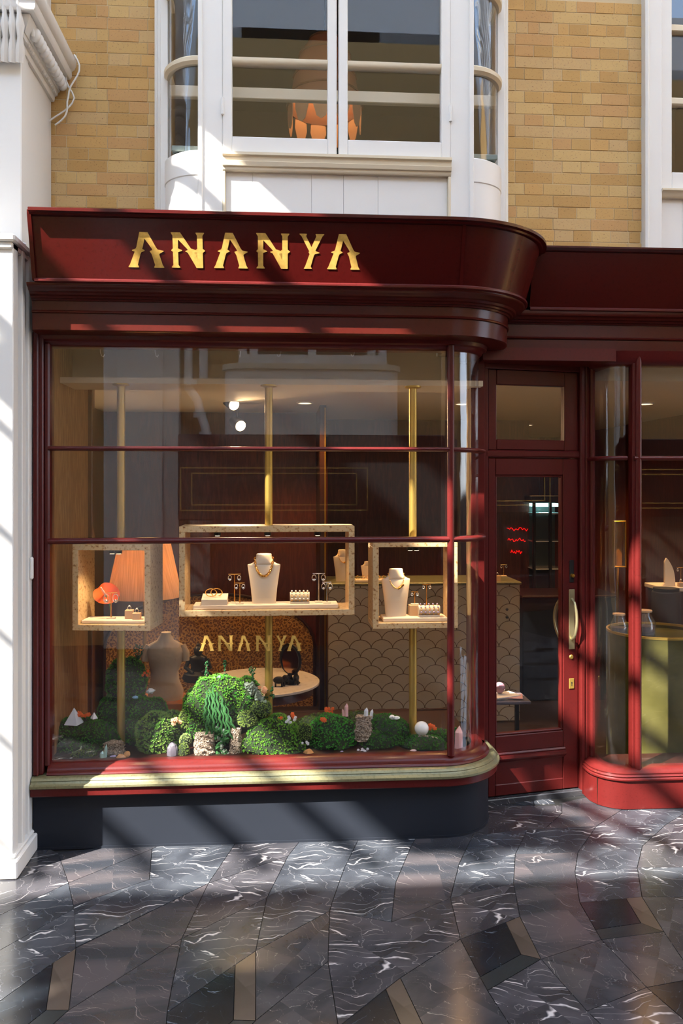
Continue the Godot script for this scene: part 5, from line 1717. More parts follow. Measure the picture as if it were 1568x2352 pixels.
	for k in 2:
		var jx = wx([1404, 1482][k], z + 0.05)
		var jr = [0.055, 0.075][k]
		var jh = [0.13, 0.15][k]
		var j = thing("glass_jar", ["small stoppered glass jar on the brass drum beside the curved pane", "large wide shouldered glass jar with tan lid on the brass drum"][k], "jar", Vector3(jx + [0.06, 0.0][k], dy - 0.029, z + 0.02))
		mb = MB.new()
		mb.lathe(v2([0, 0, jr, 0.002, jr, jh * 0.55, jr * 0.62, jh * 0.88, jr * 0.62, jh, jr * 0.58, jh, jr * 0.58, jh * 0.87, jr * 0.95, jh * 0.54, jr * 0.95, 0.006, 0, 0.006]), 32)
		part(j, "vessel", mb, M.jar_glass)
		mb = MB.new()
		mb.lathe(v2([0, jh + 0.012, jr * 0.7, jh + 0.010, jr * 0.7, jh, 0, jh]), 24)
		part(j, "lid", mb, M.suede_tan)
		mb = MB.new()
		mb.lathe(v2([0, jh * 0.4, jr * 0.9, jh * 0.4, jr * 0.9, 0.01, 0, 0.01]), 24)
		part(j, "contents", mb, M.smoky)
	z = -1.5
	var vb = at(1545, 1345, z)
	var vp = thing("display_table", "white topped display table behind the brass drum", "table", Vector3(vb.x, 0, z))
	part(vp, "top", bxm(Vector3(-0.12, vb.y - 0.03, -0.2), Vector3(0.6, vb.y, 0.1), 0.004), M.suede)
	part(vp, "body", bxm(Vector3(-0.09, 0, -0.2), Vector3(0.6, vb.y - 0.03, 0.06)), M.dark_wood)
	var ar = thing("arch_stand", "curved cream arch stand holding a pendant in the second window", "jewellery stand", Vector3(wx(1530, z), vb.y, z))
	mb = MB.new()
	var ah = psz(66, z)
	var pl = [Vector2(-0.04, 0), Vector2(0.055, 0)]
	for k in 11:
		var t = k / 10.0
		pl.append(Vector2(0.055 - 0.012 * t * t - 0.05 * t * t * t, ah * t))
	for k in range(1, 10):
		var t = 1.0 - k / 10.0
		pl.append(Vector2(-0.02 + 0.0 * t, ah * t * 0.97))
	mb.prism(pl, 0.02)
	part(ar, "panel", mb, M.suede)
	t_stand("window_stand", "gold T stand with earrings beside the cream arch stand", Vector3(wx(1560, z), vb.y, z + 0.02), 0.13, 0.06, M.gold, 0.02)
	block_ring("window_ring_block", "tan ring block at the foot of the cream arch stand", Vector3(wx(1552, z), vb.y, z + 0.07), Vector2(0.035, 0.03), M.pale_crystal)
	spot(vp, Vector3(0.1, 2.3, 0.3), Vector3(vb.x, vb.y, z), 0.9, 28.0)
	var wc = thing("black_canister", "tall dark canister standing behind the large glass jar", "canister", Vector3(wx(1545, -1.2), dy - 0.05, -1.3))
	mb = MB.new()
	mb.lathe(v2([0, 0.25, 0.09, 0.25, 0.095, 0.24, 0.095, -0.6, 0, -0.6]), 28)
	part(wc, "body", mb, mat("canister_grey", Color(0.2, 0.19, 0.18), 0.5))
	mb = MB.new()
	mb.lathe(v2([0, 0.275, 0.085, 0.272, 0.085, 0.25, 0, 0.25]), 28)
	part(wc, "lid", mb, M.black_iron)
	# dark timber floor step in the second window
	var sb = struct("wall_second_window_bed", "dark raised bed of the second shop window")
	part(sb, "deck", bxm(Vector3(1.47, 0.0, -0.62), Vector3(3.2, 0.20, -0.37)), M.dark_wood)

# ---------------------------------------------------------------- brass poles, burl boxes, jewellery
func burl_box(label, px0, px1, py0, py1, zf, depth, turn):
	var a = at(px0, py1, zf)
	var b = at(px1, py0, zf)
	var w = b.x - a.x
	var h = b.y - a.y
	var o = thing("display_box", label, "display box", Vector3((a.x + b.x) / 2, a.y, zf), turn)
	var t = 0.031
	bar(o, "bottom", Vector3(-w / 2, 0, -depth), Vector3(w / 2, t, 0), M.burl, 0.002)
	bar(o, "top", Vector3(-w / 2, h - t, -depth), Vector3(w / 2, h, 0), M.burl, 0.002)
	bar(o, "side", Vector3(-w / 2, t, -depth), Vector3(-w / 2 + t, h - t, 0), M.burl, 0.002)
	bar(o, "side", Vector3(w / 2 - t, t, -depth), Vector3(w / 2, h - t, 0), M.burl, 0.002)
	var n = 3 if w > 0.6 else 2
	for i in n:
		var x = (i - (n - 1) / 2.0) * (w * 0.29 if n == 3 else 0.035)
		var mb = MB.new()
		mb.tube([Vector3(x, h - t, -0.07), Vector3(x, h - t - 0.022, -0.07)], 0.018, 14)
		part(o, "spot_lamp", mb, M.black_iron)
		mb = MB.new()
		mb.tube([Vector3(x, h - t - 0.0225, -0.07), Vector3(x, h - t - 0.024, -0.07)], 0.012, 12)
		part(o, "spot_lens", mb, M.down_light)
		var l = SpotLight3D.new()
		l.name = "lamp_glow"
		l.light_color = Color(1, 0.86, 0.66)
		l.light_energy = 0.14
		l.light_size = 0.015
		l.spot_angle = 62
		l.spot_angle_attenuation = 0.7
		l.spot_range = 4
		l.spot_attenuation = 2
		l.shadow_enabled = true
		o.add_child(l, true)
		l.position = Vector3(x, h - t - 0.03, -0.07)
		l.rotation.x = -PI / 2 - 0.12
	return [o, w, h]
func build_boxes():
	var zb = -0.20
	var L = burl_box("burl veneered display box with two rings and an orange flower", 163, 347, 1250, 1450, zb, 0.26, deg_to_rad(-6))
	var C = burl_box("widest burl veneered display box holding a chain necklace bust", 411, 814, 1208, 1417, zb, 0.25, 0)
	var R = burl_box("burl veneered display box beside the mullion with a flower necklace bust", 856, 1051, 1243, 1445, zb, 0.25, 0)
	var zp = -0.33
	var xs = [wx(278, zp), wx(617, zp), wx(948, zp)]
	var ysoff = 2.345
	var lab = ["brass pole carrying the box with the orange flower", "brass pole carrying the widest burl box", "brass pole carrying the burl box beside the mullion"]
	var bx = [L, C, R]
	for i in 3:
		var p = thing("brass_pole", lab[i], "pole", Vector3(xs[i], 0, zp))
		var yb0 = bx[i][0].position.y
		var yb1 = yb0 + bx[i][2]
		var mb = MB.new()
		mb.tube([Vector3(0, yb1, 0), Vector3(0, ysoff, 0)], 0.0215, 20)
		part(p, "upper_tube", mb, M.brass_brushed)
		mb = MB.new()
		mb.tube([Vector3(0, 0.405, 0), Vector3(0, yb0, 0)], 0.0215, 20)
		part(p, "lower_tube", mb, M.brass_brushed)
		mb = MB.new()
		mb.lathe(v2([0, ysoff, 0.045, ysoff, 0.045, ysoff - 0.008, 0.024, ysoff - 0.014, 0, ysoff - 0.014]), 24)
		part(p, "flange", mb, M.brass_brushed)
	# widest box
	var y = C[0].position.y + 0.031
	var z = zb - 0.09
	var X = func(px): return wx(px, z)
	var tr = thing("jewellery_board", "long cream board lying in the widest burl box", "tray", Vector3(X.call(611), y, z))
	part(tr, "board", bxm(Vector3(-0.385, 0, -0.07), Vector3(0.385, 0.024, 0.06), 0.004), M.suede)
	y += 0.024
	bust("necklace_bust", "cream bust wearing a chunky gold link chain in the widest box", Vector3(X.call(606), y, z - 0.01), 0.176, 0.265, 0.0, 1)
	t_stand("earring_stand", "taller gold T stand with hoops between the bracelet block and chain bust", Vector3(X.call(538), y, z - 0.02), 0.155, 0.065, M.gold, 0.028)
	t_stand("earring_stand", "shorter gold T stand with hoops next to the chain bust", Vector3(X.call(551), y, z + 0.02), 0.112, 0.050, M.gold, 0.026)
	t_stand("earring_stand", "taller silver T stand with drop earrings past the bracelet roll", Vector3(X.call(732), y, z - 0.02), 0.155, 0.066, M.silver, 0.034)
	t_stand("earring_stand", "shorter silver T stand with drop earrings near the box side", Vector3(X.call(750), y, z + 0.02), 0.112, 0.048, M.silver, 0.032)
	var bb = thing("bracelet_block", "sloping cream block with two slim gold bangles in the widest box", "jewellery stand", Vector3(X.call(494), y, z + 0.01))
	var mb = MB.new()
	mb.prism(v2([-0.045, 0, 0.045, 0, 0.045, 0.05, -0.045, 0.028]), 0.135, Transform3D(Basis(Vector3(0, 0, -1), Vector3(0, 1, 0), Vector3(1, 0, 0)), Vector3(-0.068, 0, 0)))
	part(bb, "block", mb, M.suede)
	for k in 2:
		mb = MB.new()
		var ring = []
		for j in 18:
			var a = TAU * j / 18
			ring.append(Vector3(-0.02 + 0.028 * k + cos(a) * 0.030, 0.062 + sin(a) * 0.022, 0.01 - 0.01 * k + sin(a) * 0.012))
		mb.tube(ring, 0.0026, 6, true)
		part(bb, "bangle", mb, M.gold)
	bracelet_roll("cream roll wrapped with five gold bracelets in the widest box", Vector3(X.call(688), y, z + 0.01), 0.105, 0.026, M.selenite)
	# box with flower
	y = L[0].position.y + 0.031
	tr = thing("jewellery_board", "cream board lying in the burl box with the orange flower", "tray", Vector3(X.call(268), y, z), deg_to_rad(-6))
	part(tr, "board", bxm(Vector3(-0.17, 0, -0.08), Vector3(0.17, 0.018, 0.06), 0.004), M.suede)
	y += 0.018
	t_stand("earring_stand", "gold T stand hung with grey leaf earrings in front of the orange flower", Vector3(X.call(255), y, z), 0.137, 0.065, M.gold, 0.045)
	block_ring("ring_block", "taller tan ring block with a pale blue stone ring", Vector3(X.call(297), y, z), Vector2(0.042, 0.046), M.pale_crystal)
	block_ring("ring_block", "shorter tan ring block with a clear stone ring", Vector3(X.call(316), y, z + 0.025), Vector2(0.042, 0.034), M.selenite)
	var fl = thing("anthurium_flower", "single glossy orange anthurium flower leaning in the burl box", "flower", Vector3(X.call(246), y, z - 0.05))
	mb = MB.new()
	var s0 = mb.p.size()
	var heart = []
	for k in 25:
		var a = TAU * k / 24
		var r = 0.068 * (1.0 + 0.16 * cos(a - 0.5)) * (1.0 - 0.25 * exp(-pow(fposmod(a + 0.9, TAU) - PI, 2) * 6.0))
		heart.append(Vector3(cos(a) * r * 1.05 - 0.025, 0.125 + sin(a) * r * 0.85, 0.025 * cos(a) * sin(a)))
	var hc = Vector3(-0.025, 0.128, -0.014)
	for k in 24:
		mb.tri(hc, heart[k], heart[k + 1])
		mb.tri(hc - Vector3(0, 0, 0.003), heart[k + 1] - Vector3(0, 0, 0.003), heart[k] - Vector3(0, 0, 0.003))
	part(fl, "spathe", mb, M.anthurium, 70)
	mb = MB.new()
	mb.tube([Vector3(-0.022, 0.12, -0.01), Vector3(-0.03, 0.145, 0.02), Vector3(-0.036, 0.165, 0.032)], [0.006, 0.006, 0.003], 10)
	part(fl, "spadix", mb, M.rose_quartz)
	mb = MB.new()
	mb.tube([Vector3(-0.022, 0.12, -0.012), Vector3(0.0, 0.06, -0.02), Vector3(0.01, 0.0, -0.01)], 0.004, 8)
	part(fl, "stalk", mb, M.leaf_green)
	# box beside the mullion
	y = R[0].position.y + 0.031
	tr = thing("jewellery_board", "cream board lying in the burl box beside the mullion", "tray", Vector3(X.call(950), y, z))
	part(tr, "board", bxm(Vector3(-0.175, 0, -0.08), Vector3(0.175, 0.022, 0.06), 0.004), M.suede)
	y += 0.022
	bust("necklace_bust", "cream bust with a fine chain and gold flower charms beside the mullion", Vector3(X.call(909), y, z - 0.005), 0.16, 0.258, 0.12, 2)
	var rk = thing("riser_block", "small cream block raising an earring stand next to the flower necklace bust", "block", Vector3(X.call(951), y, z - 0.03))
	part(rk, "body", bxm(Vector3(-0.025, 0, -0.025), Vector3(0.025, 0.058, 0.025), 0.002), M.suede_tan)
	t_stand("earring_stand", "short gold T stand standing on the cream riser block", Vector3(X.call(954), y + 0.058, z - 0.03), 0.07, 0.038, M.gold, 0.018)
	t_stand("earring_stand", "tall gold T stand behind the clear bracelet roll", Vector3(X.call(982), y, z - 0.04), 0.165, 0.046, M.gold, 0.018)
	bracelet_roll("pale roll with five amethyst bracelets beside the mullion", Vector3(X.call(983), y, z + 0.02), 0.115, 0.027, M.amethyst)

# ---------------------------------------------------------------- moss garden in the window
var tuft_mesh
func make_tuft():
	var mb = MB.new()
	for k in 5:
		var a = TAU * k / 5 + 0.3
		var d = Vector3(cos(a), 0, sin(a))
		var s = Vector3(-sin(a), 0, cos(a)) * 0.17
		var b = d * 0.1
		var m = d * 0.42 + Vector3(0, 0.6, 0)
		var t = d * (0.7 if k % 2 else 0.35) + Vector3(0, 1.0, 0)
		mb.quad(b - s, b + s, m + s * 0.8, m - s * 0.8)
		mb.tri(m - s * 0.8, m + s * 0.8, t)
	tuft_mesh = mb.done(0)
	tuft_mesh.surface_set_material(0, M.moss_tuft)
func moss(called, label, lumps, tones, size = 0.0075, dens = 26000.0, soil = null):
	# lumps: [px, py, z, rx, ry in px, rz in px]
	if tuft_mesh == null: make_tuft()
	var t = thing(called, label, "moss")
	var ns = noise(7.0, 12, 3)
	var mb = MB.new()
	var L = []
	for q in lumps:
		var c = at(q[0], q[1], q[2])
		L.append([c, Vector3(psz(q[3], q[2]), psz(q[4], q[2]), psz(q[5], q[2]))])
		mb.ball(c, L[-1][1], 28, 18, ns, 0.20)
	for i in mb.p.size():
		mb.p[i].y = max(mb.p[i].y, 0.4055)
		mb.p[i].x = max(mb.p[i].x, -1.474)
		mb.p[i].z = min(mb.p[i].z, -0.062)
	part(t, "mound", mb, soil if soil else M.moss_soil)
	var xf = []
	var cols = []
	for q in L:
		var r = q[1]
		var n = int(dens * 4.0 * (r.x * r.y + r.y * r.z + r.x * r.z) / 3.0 * PI / 2.2)
		for i in n:
			var d = Vector3(rng.randfn(), rng.randfn(), rng.randfn()).normalized()
			if d.z < -0.55 or d.y < -0.5: continue
			var p0 = q[0] + d * r
			var pt = q[0] + d * r * (1.0 + 0.20 * ns.get_noise_3d(p0.x, p0.y, p0.z))
			if pt.y < 0.407 or pt.z > -0.066 or pt.x < -1.468: continue
			var inside = false
			for o in L:
				if o != q and ((pt - o[0]) / o[1]).length() < 0.9:
					inside = true
					break
			if inside: continue
			var nn = (d / r).normalized()
			nn = (nn + Vector3(0, 0.35, 0) + Vector3(rng.randfn(), rng.randfn(), rng.randfn()) * 0.22).normalized()
			var x = nn.cross(Vector3(0.2, 0.1, 1)).normalized()
			var s = size * rng.randf_range(0.7, 1.35)
			var b = Basis(x, nn, x.cross(nn)).rotated(nn, rng.randf() * TAU)
			xf.append(Transform3D(b.scaled(Vector3(s, s, s)), pt))
			var k = clamp(ns.get_noise_3d(pt.x * 2.2, pt.y * 2.2, pt.z * 2.2) * 0.8 + 0.5 + rng.randf_range(-0.25, 0.25), 0, 1)
			cols.append(tones[0].lerp(tones[1], k) * rng.randf_range(0.75, 1.2))
	var mm = MultiMesh.new()
	mm.transform_format = MultiMesh.TRANSFORM_3D
	mm.use_colors = true
	mm.mesh = tuft_mesh
	mm.instance_count = xf.size()
	for i in xf.size():
		mm.set_instance_transform(i, xf[i])
		var c = cols[i]
		c.a = 1.0
		mm.set_instance_color(i, c)
	var mi = MultiMeshInstance3D.new()
	mi.name = "moss_tufts"
	mi.multimesh = mm
	mi.set_meta("kind", "stuff")
	t.add_child(mi, true)
	return t
func rock(called, label, px, py, z, r, m, cat, seed_ = 1, amp = 0.5):
	var c = at(px, py, z)
	var t = thing(called, label, cat, c)
	var mb = MB.new()
	mb.ball(Vector3.ZERO, Vector3(psz(r[0], z), psz(r[1], z), psz(r[0], z) * 0.8), 14, 9, noise(22.0 + seed_, seed_, 2), amp)
	part(t, "stone", mb, m, 20)
	return t
func points(called, label, px, py, z, list, m, cat = "crystal"):
	# list: [dx, lean, radius, height] in px
	var c = at(px, py, z)
	var t = thing(called, label, cat, c)
	for q in list:
		var mb = MB.new()
		mb.crystal(Vector3(psz(q[0], z), -0.006, 0), Vector3(q[1], 1, 0.05), psz(q[2], z), psz(q[3], z) + 0.006, 6, 0.28, q[0])
		part(t, "point", mb, m, 0)
	return t
func flowers(called, label, px, py, z, n, spread, r, m):
	var c = at(px, py, z)
	var t = thing(called, label, "flowers", c)
	for i in n:
		var o = Vector3(rng.randf_range(-1, 1) * psz(spread[0], z), rng.randf_range(-1, 1) * psz(spread[1], z), rng.randf_range(-0.01, 0.012))
		var mb = MB.new()
		var rr = psz(r, z)
		for k in 5:
			var a = TAU * k / 5 + i
			mb.ball(o + Vector3(cos(a) * rr * 0.7, sin(a) * rr * 0.7, 0), Vector3(rr * 0.55, rr * 0.55, rr * 0.3), 6, 4)
		mb.ball(o + Vector3(0, 0, rr * 0.25), Vector3.ONE * rr * 0.35, 6, 4)
		part(t, "bloom", mb, m)
	return t
func sprig(label, px, py, z, h, w, m, n = 40):
	var c = at(px, py, z)
	var t = thing("tiny_tree", label, "plant", c)
	var hh = psz(h, z)
	var mb = MB.new()
	mb.tube([Vector3(0, -0.02, 0), Vector3(0.004, hh * 0.5, 0), Vector3(0, hh, 0)], [0.003, 0.0025, 0.001], 6)
	part(t, "trunk", mb, M.bark)
	mb = MB.new()
	for i in n:
		var y = rng.randf_range(0.15, 1.0)
		var rr = psz(w, z) * (0.5 + 0.5 * sin(y * 9.0)) * (1.15 - y * 0.6)
		var a = rng.randf() * TAU
		mb.ball(Vector3(cos(a) * rr, y * hh, sin(a) * rr), Vector3.ONE * rng.randf_range(0.003, 0.006), 5, 4)
	var o = part(t, "foliage", mb, m)
	o.set_meta("kind", "stuff")
	return t
func build_garden():
	var bright = [Color(0.10, 0.36, 0.02), Color(0.26, 0.50, 0.05)]
	var deep = [Color(0.035, 0.17, 0.012), Color(0.08, 0.27, 0.02)]
	var vivid = [Color(0.05, 0.36, 0.03), Color(0.12, 0.50, 0.045)]
	var pale = [Color(0.28, 0.42, 0.08), Color(0.42, 0.55, 0.14)]
	var olive = [Color(0.10, 0.17, 0.03), Color(0.17, 0.24, 0.04)]
	moss("moss_hill", "tall dark moss hill with a narrow crest under the lamp", [[290, 1680, -0.5, 70, 110, 60], [290, 1570, -0.5, 44, 60, 40], [345, 1680, -0.42, 60, 70, 50]], [deep[0], bright[0]])
	moss("moss_hill", "low dark moss bank against the end wall of the window", [[170, 1710, -0.36, 58, 62, 60], [225, 1715, -0.33, 50, 55, 50]], deep)
	moss("moss_hill", "sprouting yellow green moss clump beside the tall dark hill", [[362, 1690, -0.26, 48, 55, 40], [395, 1665, -0.30, 30, 30, 30]], [deep[1], pale[0]], 0.010)
	moss("moss_peak", "big bright green moss peak with dark hanging cords", [[482, 1640, -0.32, 62, 84, 55], [510, 1600, -0.32, 60, 48, 50], [555, 1620, -0.34, 50, 62, 46]], [vivid[0], bright[1]])
	moss("moss_hill", "rounded moss dome beside the grey bark pillars", [[630, 1712, -0.24, 72, 66, 60]], bright)
	moss("moss_hill", "moss dome with orange blossoms in front of the cream counter", [[760, 1710, -0.30, 58, 66, 55]], [vivid[0], vivid[1] * 0.8])
	moss("moss_hill", "flat topped dark moss hill beneath the white stones", [[890, 1695, -0.33, 52, 52, 50], [868, 1720, -0.26, 46, 40, 40]], deep)
	moss("moss_hill", "low spreading moss bank along the foot of the mullion", [[975, 1728, -0.24, 66, 38, 55], [1000, 1705, -0.36, 50, 30, 40]], deep)
	moss("moss_hill", "thin moss carpet filling the curved window corner", [[1072, 1728, -0.26, 42, 16, 40]], [deep[0], vivid[0]])
	moss("moss_hill", "dark moss saddle between the twin domes", [[700, 1735, -0.32, 50, 55, 50]], deep)
	moss("moss_hill", "dark moss strip under the pink quartz towers", [[815, 1665, -0.42, 70, 26, 50], [740, 1668, -0.44, 60, 26, 40]], olive)
	moss("moss_cushion", "smooth pale moss cushion on the slope of the bright peak", [[567, 1653, -0.22, 22, 19, 20]], pale, 0.005, 60000)
	moss("moss_cushion", "larger olive moss cushion above the pale one", [[598, 1630, -0.25, 23, 21, 20]], [olive[1], pale[0]], 0.006, 50000)
	moss("moss_cushion", "flat yellow green cushion leaning on the twin dome", [[698, 1685, -0.20, 18, 24, 14]], [pale[0], Color(0.20, 0.34, 0.03)], 0.004, 70000)
	moss("moss_cushion", "pale moss cushion on the shoulder of the bright peak", [[428, 1655, -0.26, 16, 26, 16]], pale, 0.006, 50000)
	moss("moss_cushion", "grey green cushion below the shoulder beside the bark", [[425, 1700, -0.20, 13, 14, 12]], [pale[1], Color(0.35, 0.42, 0.2)], 0.005, 60000)
	moss("moss_cushion", "upright green cushion against the pale bark", [[421, 1728, -0.16, 13, 20, 12]], [olive[1], pale[0]], 0.004, 70000)
	moss("moss_cushion", "little bright cushion beside the orange stones at the window sill", [[240, 1745, -0.16, 14, 10, 12]], bright, 0.005, 60000)
	moss("moss_cushion", "round olive cushion in front of the dark moss bank", [[195, 1738, -0.18, 30, 14, 22]], olive, 0.006, 50000)
	# hanging cords on the peak
	var hc = thing("hanging_cords", "dark green plaited cords draped down the face of the moss peak", "plant")
	for i in 13:
		var mb = MB.new()
		var pts = []
		var top = at(478 + i * 2.2, 1566 + abs(i - 6) * 2, -0.25)
		var end = at(470 + i * 6.0, 1640 + fmod(i * 37.0, 60.0) + 10, -0.20)
		for k in 22:
			var t = k / 21.0
			var p = top.lerp(end, t)
			p.z = -0.262 + 0.105 * sin(t * PI * 0.62) + 0.003 * (i % 3)
			p.x += 0.004 * sin(t * 30 + i)
			pts.append(p)
		mb.tube(pts, [0.0055, 0.0065, 0.005][i % 3], 6)
		part(hc, "cord", mb, M.cord_green)
	# bark pillars
	for b in [["bark_pillar", "broad pale cork bark pillar at the foot of the moss peak", 470, 1745, -0.17, 26, 60, 3], ["bark_pillar", "narrow cork bark pillar with dark edge next to the rounded dome", 541, 1745, -0.17, 14, 72, 5], ["bark_pillar", "square cork stump holding clear quartz points", 835, 1700, -0.24, 20, 56, 7], ["bark_pillar", "dark rough bark lump near the orange stones", 262, 1730, -0.2, 24, 26, 9]]:
		var c = at(b[2], b[3], b[4])
		var t = thing(b[0], b[1], "bark", c)
		var mb = MB.new()
		var h = psz(b[6], b[4])
		var rings = []
		var nz = noise(20.0, b[7], 3)
		var s0 = mb.p.size()
		var g = []
		for j in 13:
			var row = []
			for k in 22:
				var a = TAU * k / 22
				var rr = psz(b[5], b[4]) * (1.0 - 0.15 * j / 12.0) * (1.0 + 0.45 * nz.get_noise_3d(cos(a) * 1.0, j * 0.35, sin(a) * 1.0 + b[7]))
				row.append(Vector3(cos(a) * rr, h * j / 12.0 + 0.006 * nz.get_noise_2d(k * 3, j), sin(a) * rr * 0.7))
			g.append(row)
		for j in 12:
			for k in 22:
				mb.quad(g[j][k], g[j + 1][k], g[j + 1][(k + 1) % 22], g[j][(k + 1) % 22])
		for k in range(1, 21):
			mb.tri(g[0][0], g[0][k], g[0][k + 1])
			mb.tri(g[12][0], g[12][k + 1], g[12][k])
		mb.fix(s0)
		part(t, "trunk", mb, M.bark, 30)
	var lc = thing("lichen_clump", "grey green lichen between the two bark pillars", "lichen")
	for k in 26:
		var mb = MB.new()
		mb.ball(at(508 + rng.randf_range(-12, 12), 1672 + k * 2.6, -0.16), Vector3.ONE * rng.randf_range(0.010, 0.018), 9, 7, noise(60, k), 0.8)
		part(lc, "tuft", mb, M.cord_green if k % 3 else M.lichen_grey)
	lc = thing("lichen_clump", "silvery lichen on the far shoulder of the moss peak", "lichen")
	for k in 24:
		var mb = MB.new()
		mb.ball(at(570 + k * 1.4 + rng.randf_range(-8, 8), 1572 + k * 1.8, -0.24), Vector3.ONE * rng.randf_range(0.009, 0.016), 9, 7, noise(60, k), 0.8)
		part(lc, "tuft", mb, M.lichen_grey)
	# tiny trees
	sprig("small bright green tree at the summit of the moss peak", 474, 1556, -0.33, 36, 5, M.leaf_green)
	sprig("dark green tiny tree behind the amethyst cluster", 516, 1556, -0.36, 40, 5, M.leaf_green)
	sprig("bushy tiny tree on the far slope of the moss peak", 580, 1580, -0.34, 48, 12, M.leaf_green, 80)
	sprig("spreading tiny shrub under the brass pole foot", 620, 1604, -0.32, 26, 12, M.leaf_green, 50)
	sprig("tall dark fir shape rising behind the dark moss hill", 318, 1560, -0.52, 78, 16, M.leaf_green, 120)
	sprig("slim dark sprout at the end wall of the window", 137, 1668, -0.34, 32, 5, M.leaf_green)
	sprig("slim green sprout behind the pink tower in the curved corner", 1045, 1712, -0.26, 42, 3, M.leaf_green)
	# crystals and stones
	points("amethyst_cluster", "pale lilac amethyst cluster crowning the moss peak", 506, 1566, -0.30, [[-12, -0.15, 5, 12], [-6, 0.1, 5, 15], [0, -0.05, 6, 16], [7, 0.15, 5, 13], [13, 0.3, 5, 10]], M.amethyst)
	points("rose_tower", "pink quartz tower with a small one on the dark moss strip", 795, 1642, -0.36, [[0, 0.02, 5.5, 28], [-7, -0.1, 3, 15]], M.rose_quartz)
	points("quartz_points", "clear quartz points rising from the cork stump", 840, 1648, -0.24, [[0, 0.05, 6, 24], [11, 0.18, 4, 20]], M.pale_crystal)
	points("rose_tower", "large pink quartz tower in the curved window corner", 1053, 1715, -0.16, [[0, 0.0, 11, 50]], M.rose_quartz)
	points("rose_tower", "pale blue pink crystal stub at the edge of the curved pane", 1084, 1728, -0.30, [[0, 0.0, 8, 28], [10, 0.1, 8, 20]], M.pale_crystal)
	points("mint_points", "pale mint crystal points near the window sill", 235, 1742, -0.14, [[0, 0.0, 6, 18], [6, 0.08, 4, 34]], mat("mint_stone", Color(0.66, 0.80, 0.76), 0.2, 0, {"coat": 0.5}))
	for k in 2:
		var c = at([170, 216][k], [1662, 1650][k], -0.30)
		var t = thing("quartz_pyramid", ["grey veined quartz pyramid on the low moss bank", "small clear pyramid next to the grey quartz pyramid"][k], "crystal", c, 0.5 + k)
		var mb = MB.new()
		var h = psz([36, 14][k], -0.3)
		mb.lathe(v2([0, h, h * 0.62, 0, 0, 0]), 4)
		part(t, "pyramid", mb, M.pale_crystal, 0)
	var sb = thing("selenite_ball", "glossy white selenite ball resting on bark by the mullion", "crystal ball", at(968, 1673, -0.26))
	var mb = MB.new()
	mb.ball(Vector3.ZERO, Vector3.ONE * psz(16.5, -0.26), 32, 20)
	part(sb, "ball", mb, M.selenite)
	var br = thing("bark_strip", "weathered bark strip under the white selenite ball", "bark", at(990, 1692, -0.25))
	mb = MB.new()
	mb.tube([Vector3(-0.07, 0.008, 0), Vector3(-0.03, 0.0, 0.01), Vector3(0.02, -0.01, 0.02), Vector3(0.08, -0.045, 0.03)], [0.012, 0.014, 0.014, 0.008], 8)
	part(br, "strip", mb, M.bark)
	rock("smoky_geode", "dark sparkling smoky geode in front of the yellow moss clump", 396, 1728, -0.15, [14, 22], M.smoky, "crystal", 3, 0.2)
	rock("citrine_stone", "rough orange citrine chunk at the sill near the mint points", 278, 1742, -0.14, [13, 9], M.citrine, "stone", 4)
	rock("citrine_stone", "upright orange citrine flake behind the rough chunk", 292, 1733, -0.14, [7, 8], M.citrine, "stone", 5)
	rock("citrine_stone", "pale orange citrine slab at the foot of the rounded dome", 573, 1742, -0.14, [13, 6], M.citrine, "stone", 6)
	rock("citrine_stone", "larger honey citrine lump in front of the blossoming dome", 708, 1731, -0.14, [12, 10], M.citrine, "stone", 7)
	rock("citrine_stone", "smaller honey citrine lump beside the larger one", 729, 1737, -0.14, [9, 6], M.citrine, "stone", 8)
	rock("amethyst_pebble", "lilac grey amethyst pebble at the sill near the cork stump", 785, 1733, -0.15, [12, 7], M.amethyst, "stone", 9)
	rock("rose_pebble", "tumbled pale rose quartz pebble at the sill", 949, 1729, -0.14, [12, 8], mat("rose_grey", Color(0.72, 0.64, 0.66), 0.35), "stone", 10, 0.25)
	rock("white_stone", "bright white stone on the flat topped moss hill", 900, 1648, -0.30, [8, 5], M.selenite, "stone", 11)
	rock("white_stone", "second white stone touching the first on the moss hill", 912, 1649, -0.30, [7, 4], M.selenite, "stone", 12)
	rock("violet_pebble", "violet pebble next to the rough citrine chunk", 259, 1742, -0.15, [7, 8], M.amethyst, "stone", 13)
	rock("white_pebble", "small pale pebble in front of the dark moss bank", 165, 1745, -0.14, [6, 5], M.pale_crystal, "stone", 14)
	rock("blue_pebble", "tiny sky blue pebble on the slope of the dark moss hill", 311, 1602, -0.40, [6, 4], mat("blue_stone", Color(0.52, 0.72, 0.85), 0.3), "stone", 15)
	rock("grey_pebble", "small grey stone on the shoulder of the dark moss hill", 346, 1587, -0.42, [9, 6], M.pale_crystal, "stone", 16)
	rock("clear_pebble", "small clear pebble beside the smoky geode", 408, 1742, -0.14, [7, 5], M.pale_crystal, "stone", 17)
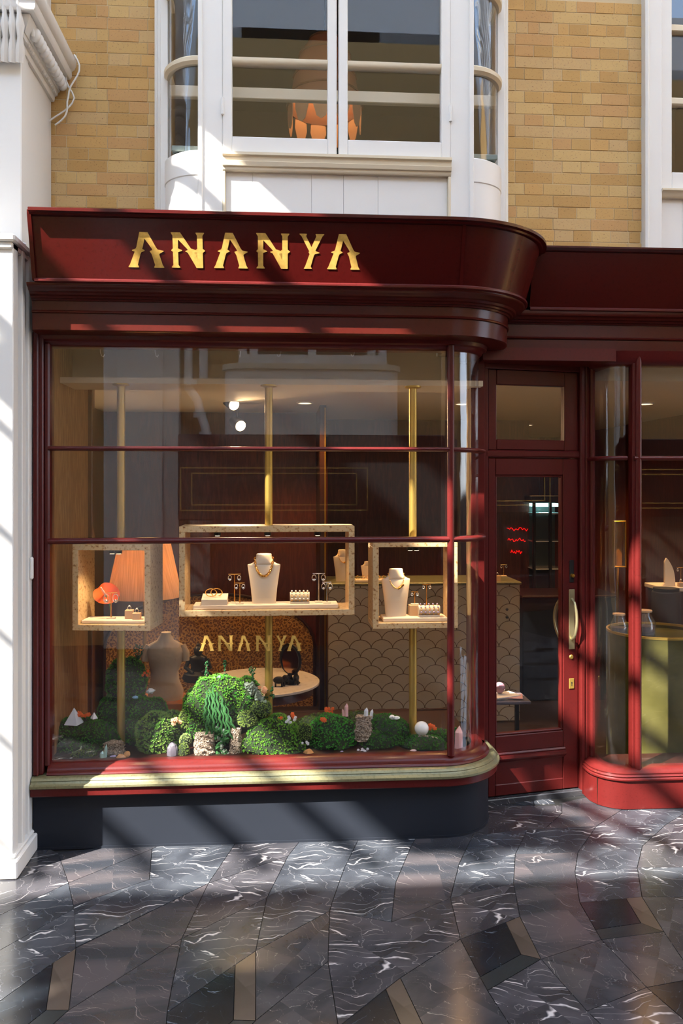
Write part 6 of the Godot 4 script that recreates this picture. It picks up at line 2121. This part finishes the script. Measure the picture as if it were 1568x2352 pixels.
	# blossoms
	flowers("orange_blossoms", "orange blossoms on the low moss bank beside the grey pyramid", 192, 1641, -0.31, 9, [13, 5], 4, M.orange_flower)
	flowers("orange_blossoms", "peach blossoms between the dark hill and the bright peak", 404, 1658, -0.22, 8, [9, 7], 4.5, mat("peach_flower", Color(0.95, 0.70, 0.52), 0.6))
	flowers("orange_blossoms", "peach blossoms at the foot of the middle brass pole", 604, 1584, -0.28, 7, [9, 6], 4, M.peach_flower)
	flowers("orange_blossoms", "small orange blossoms on top of the rounded dome", 642, 1651, -0.22, 4, [4, 5], 4, M.orange_flower)
	flowers("orange_blossoms", "orange blossoms on top of the twin dome", 674, 1645, -0.24, 4, [4, 6], 4, M.orange_flower)
	flowers("orange_blossoms", "orange blossoms set in the middle of the second dome", 741, 1656, -0.22, 6, [8, 5], 4, M.orange_flower)
	flowers("orange_blossoms", "orange blossoms on the dark moss strip by the pink towers", 757, 1633, -0.38, 8, [12, 6], 3.6, M.orange_flower)
	flowers("orange_blossoms", "orange blossoms beside the white selenite ball", 993, 1671, -0.26, 7, [7, 5], 4, M.orange_flower)
	flowers("orange_blossoms", "single orange bud low on the rounded dome", 623, 1703, -0.16, 2, [2, 3], 3.5, M.orange_flower)
	flowers("orange_blossoms", "few orange blossoms on the crest of the dark hill", 333, 1547, -0.46, 4, [8, 6], 3, M.orange_flower)
	flowers("white_blossoms", "white blossoms on the slope of the rounded dome", 666, 1655, -0.20, 14, [13, 9], 3, M.white_flower)
	flowers("white_blossoms", "white blossoms at the sill below the cork stump", 833, 1728, -0.15, 14, [12, 8], 2.8, M.white_flower)
	flowers("white_blossoms", "row of white blossoms along the sill past the cork stump", 886, 1733, -0.14, 14, [20, 3], 2.4, M.white_flower)
	flowers("white_blossoms", "white blossoms along the sill at the foot of the mullion", 1000, 1731, -0.14, 16, [22, 4], 2.6, M.white_flower)
	flowers("white_blossoms", "white blossoms tucked between the domes", 700, 1706, -0.17, 6, [8, 3], 2.6, M.white_flower)
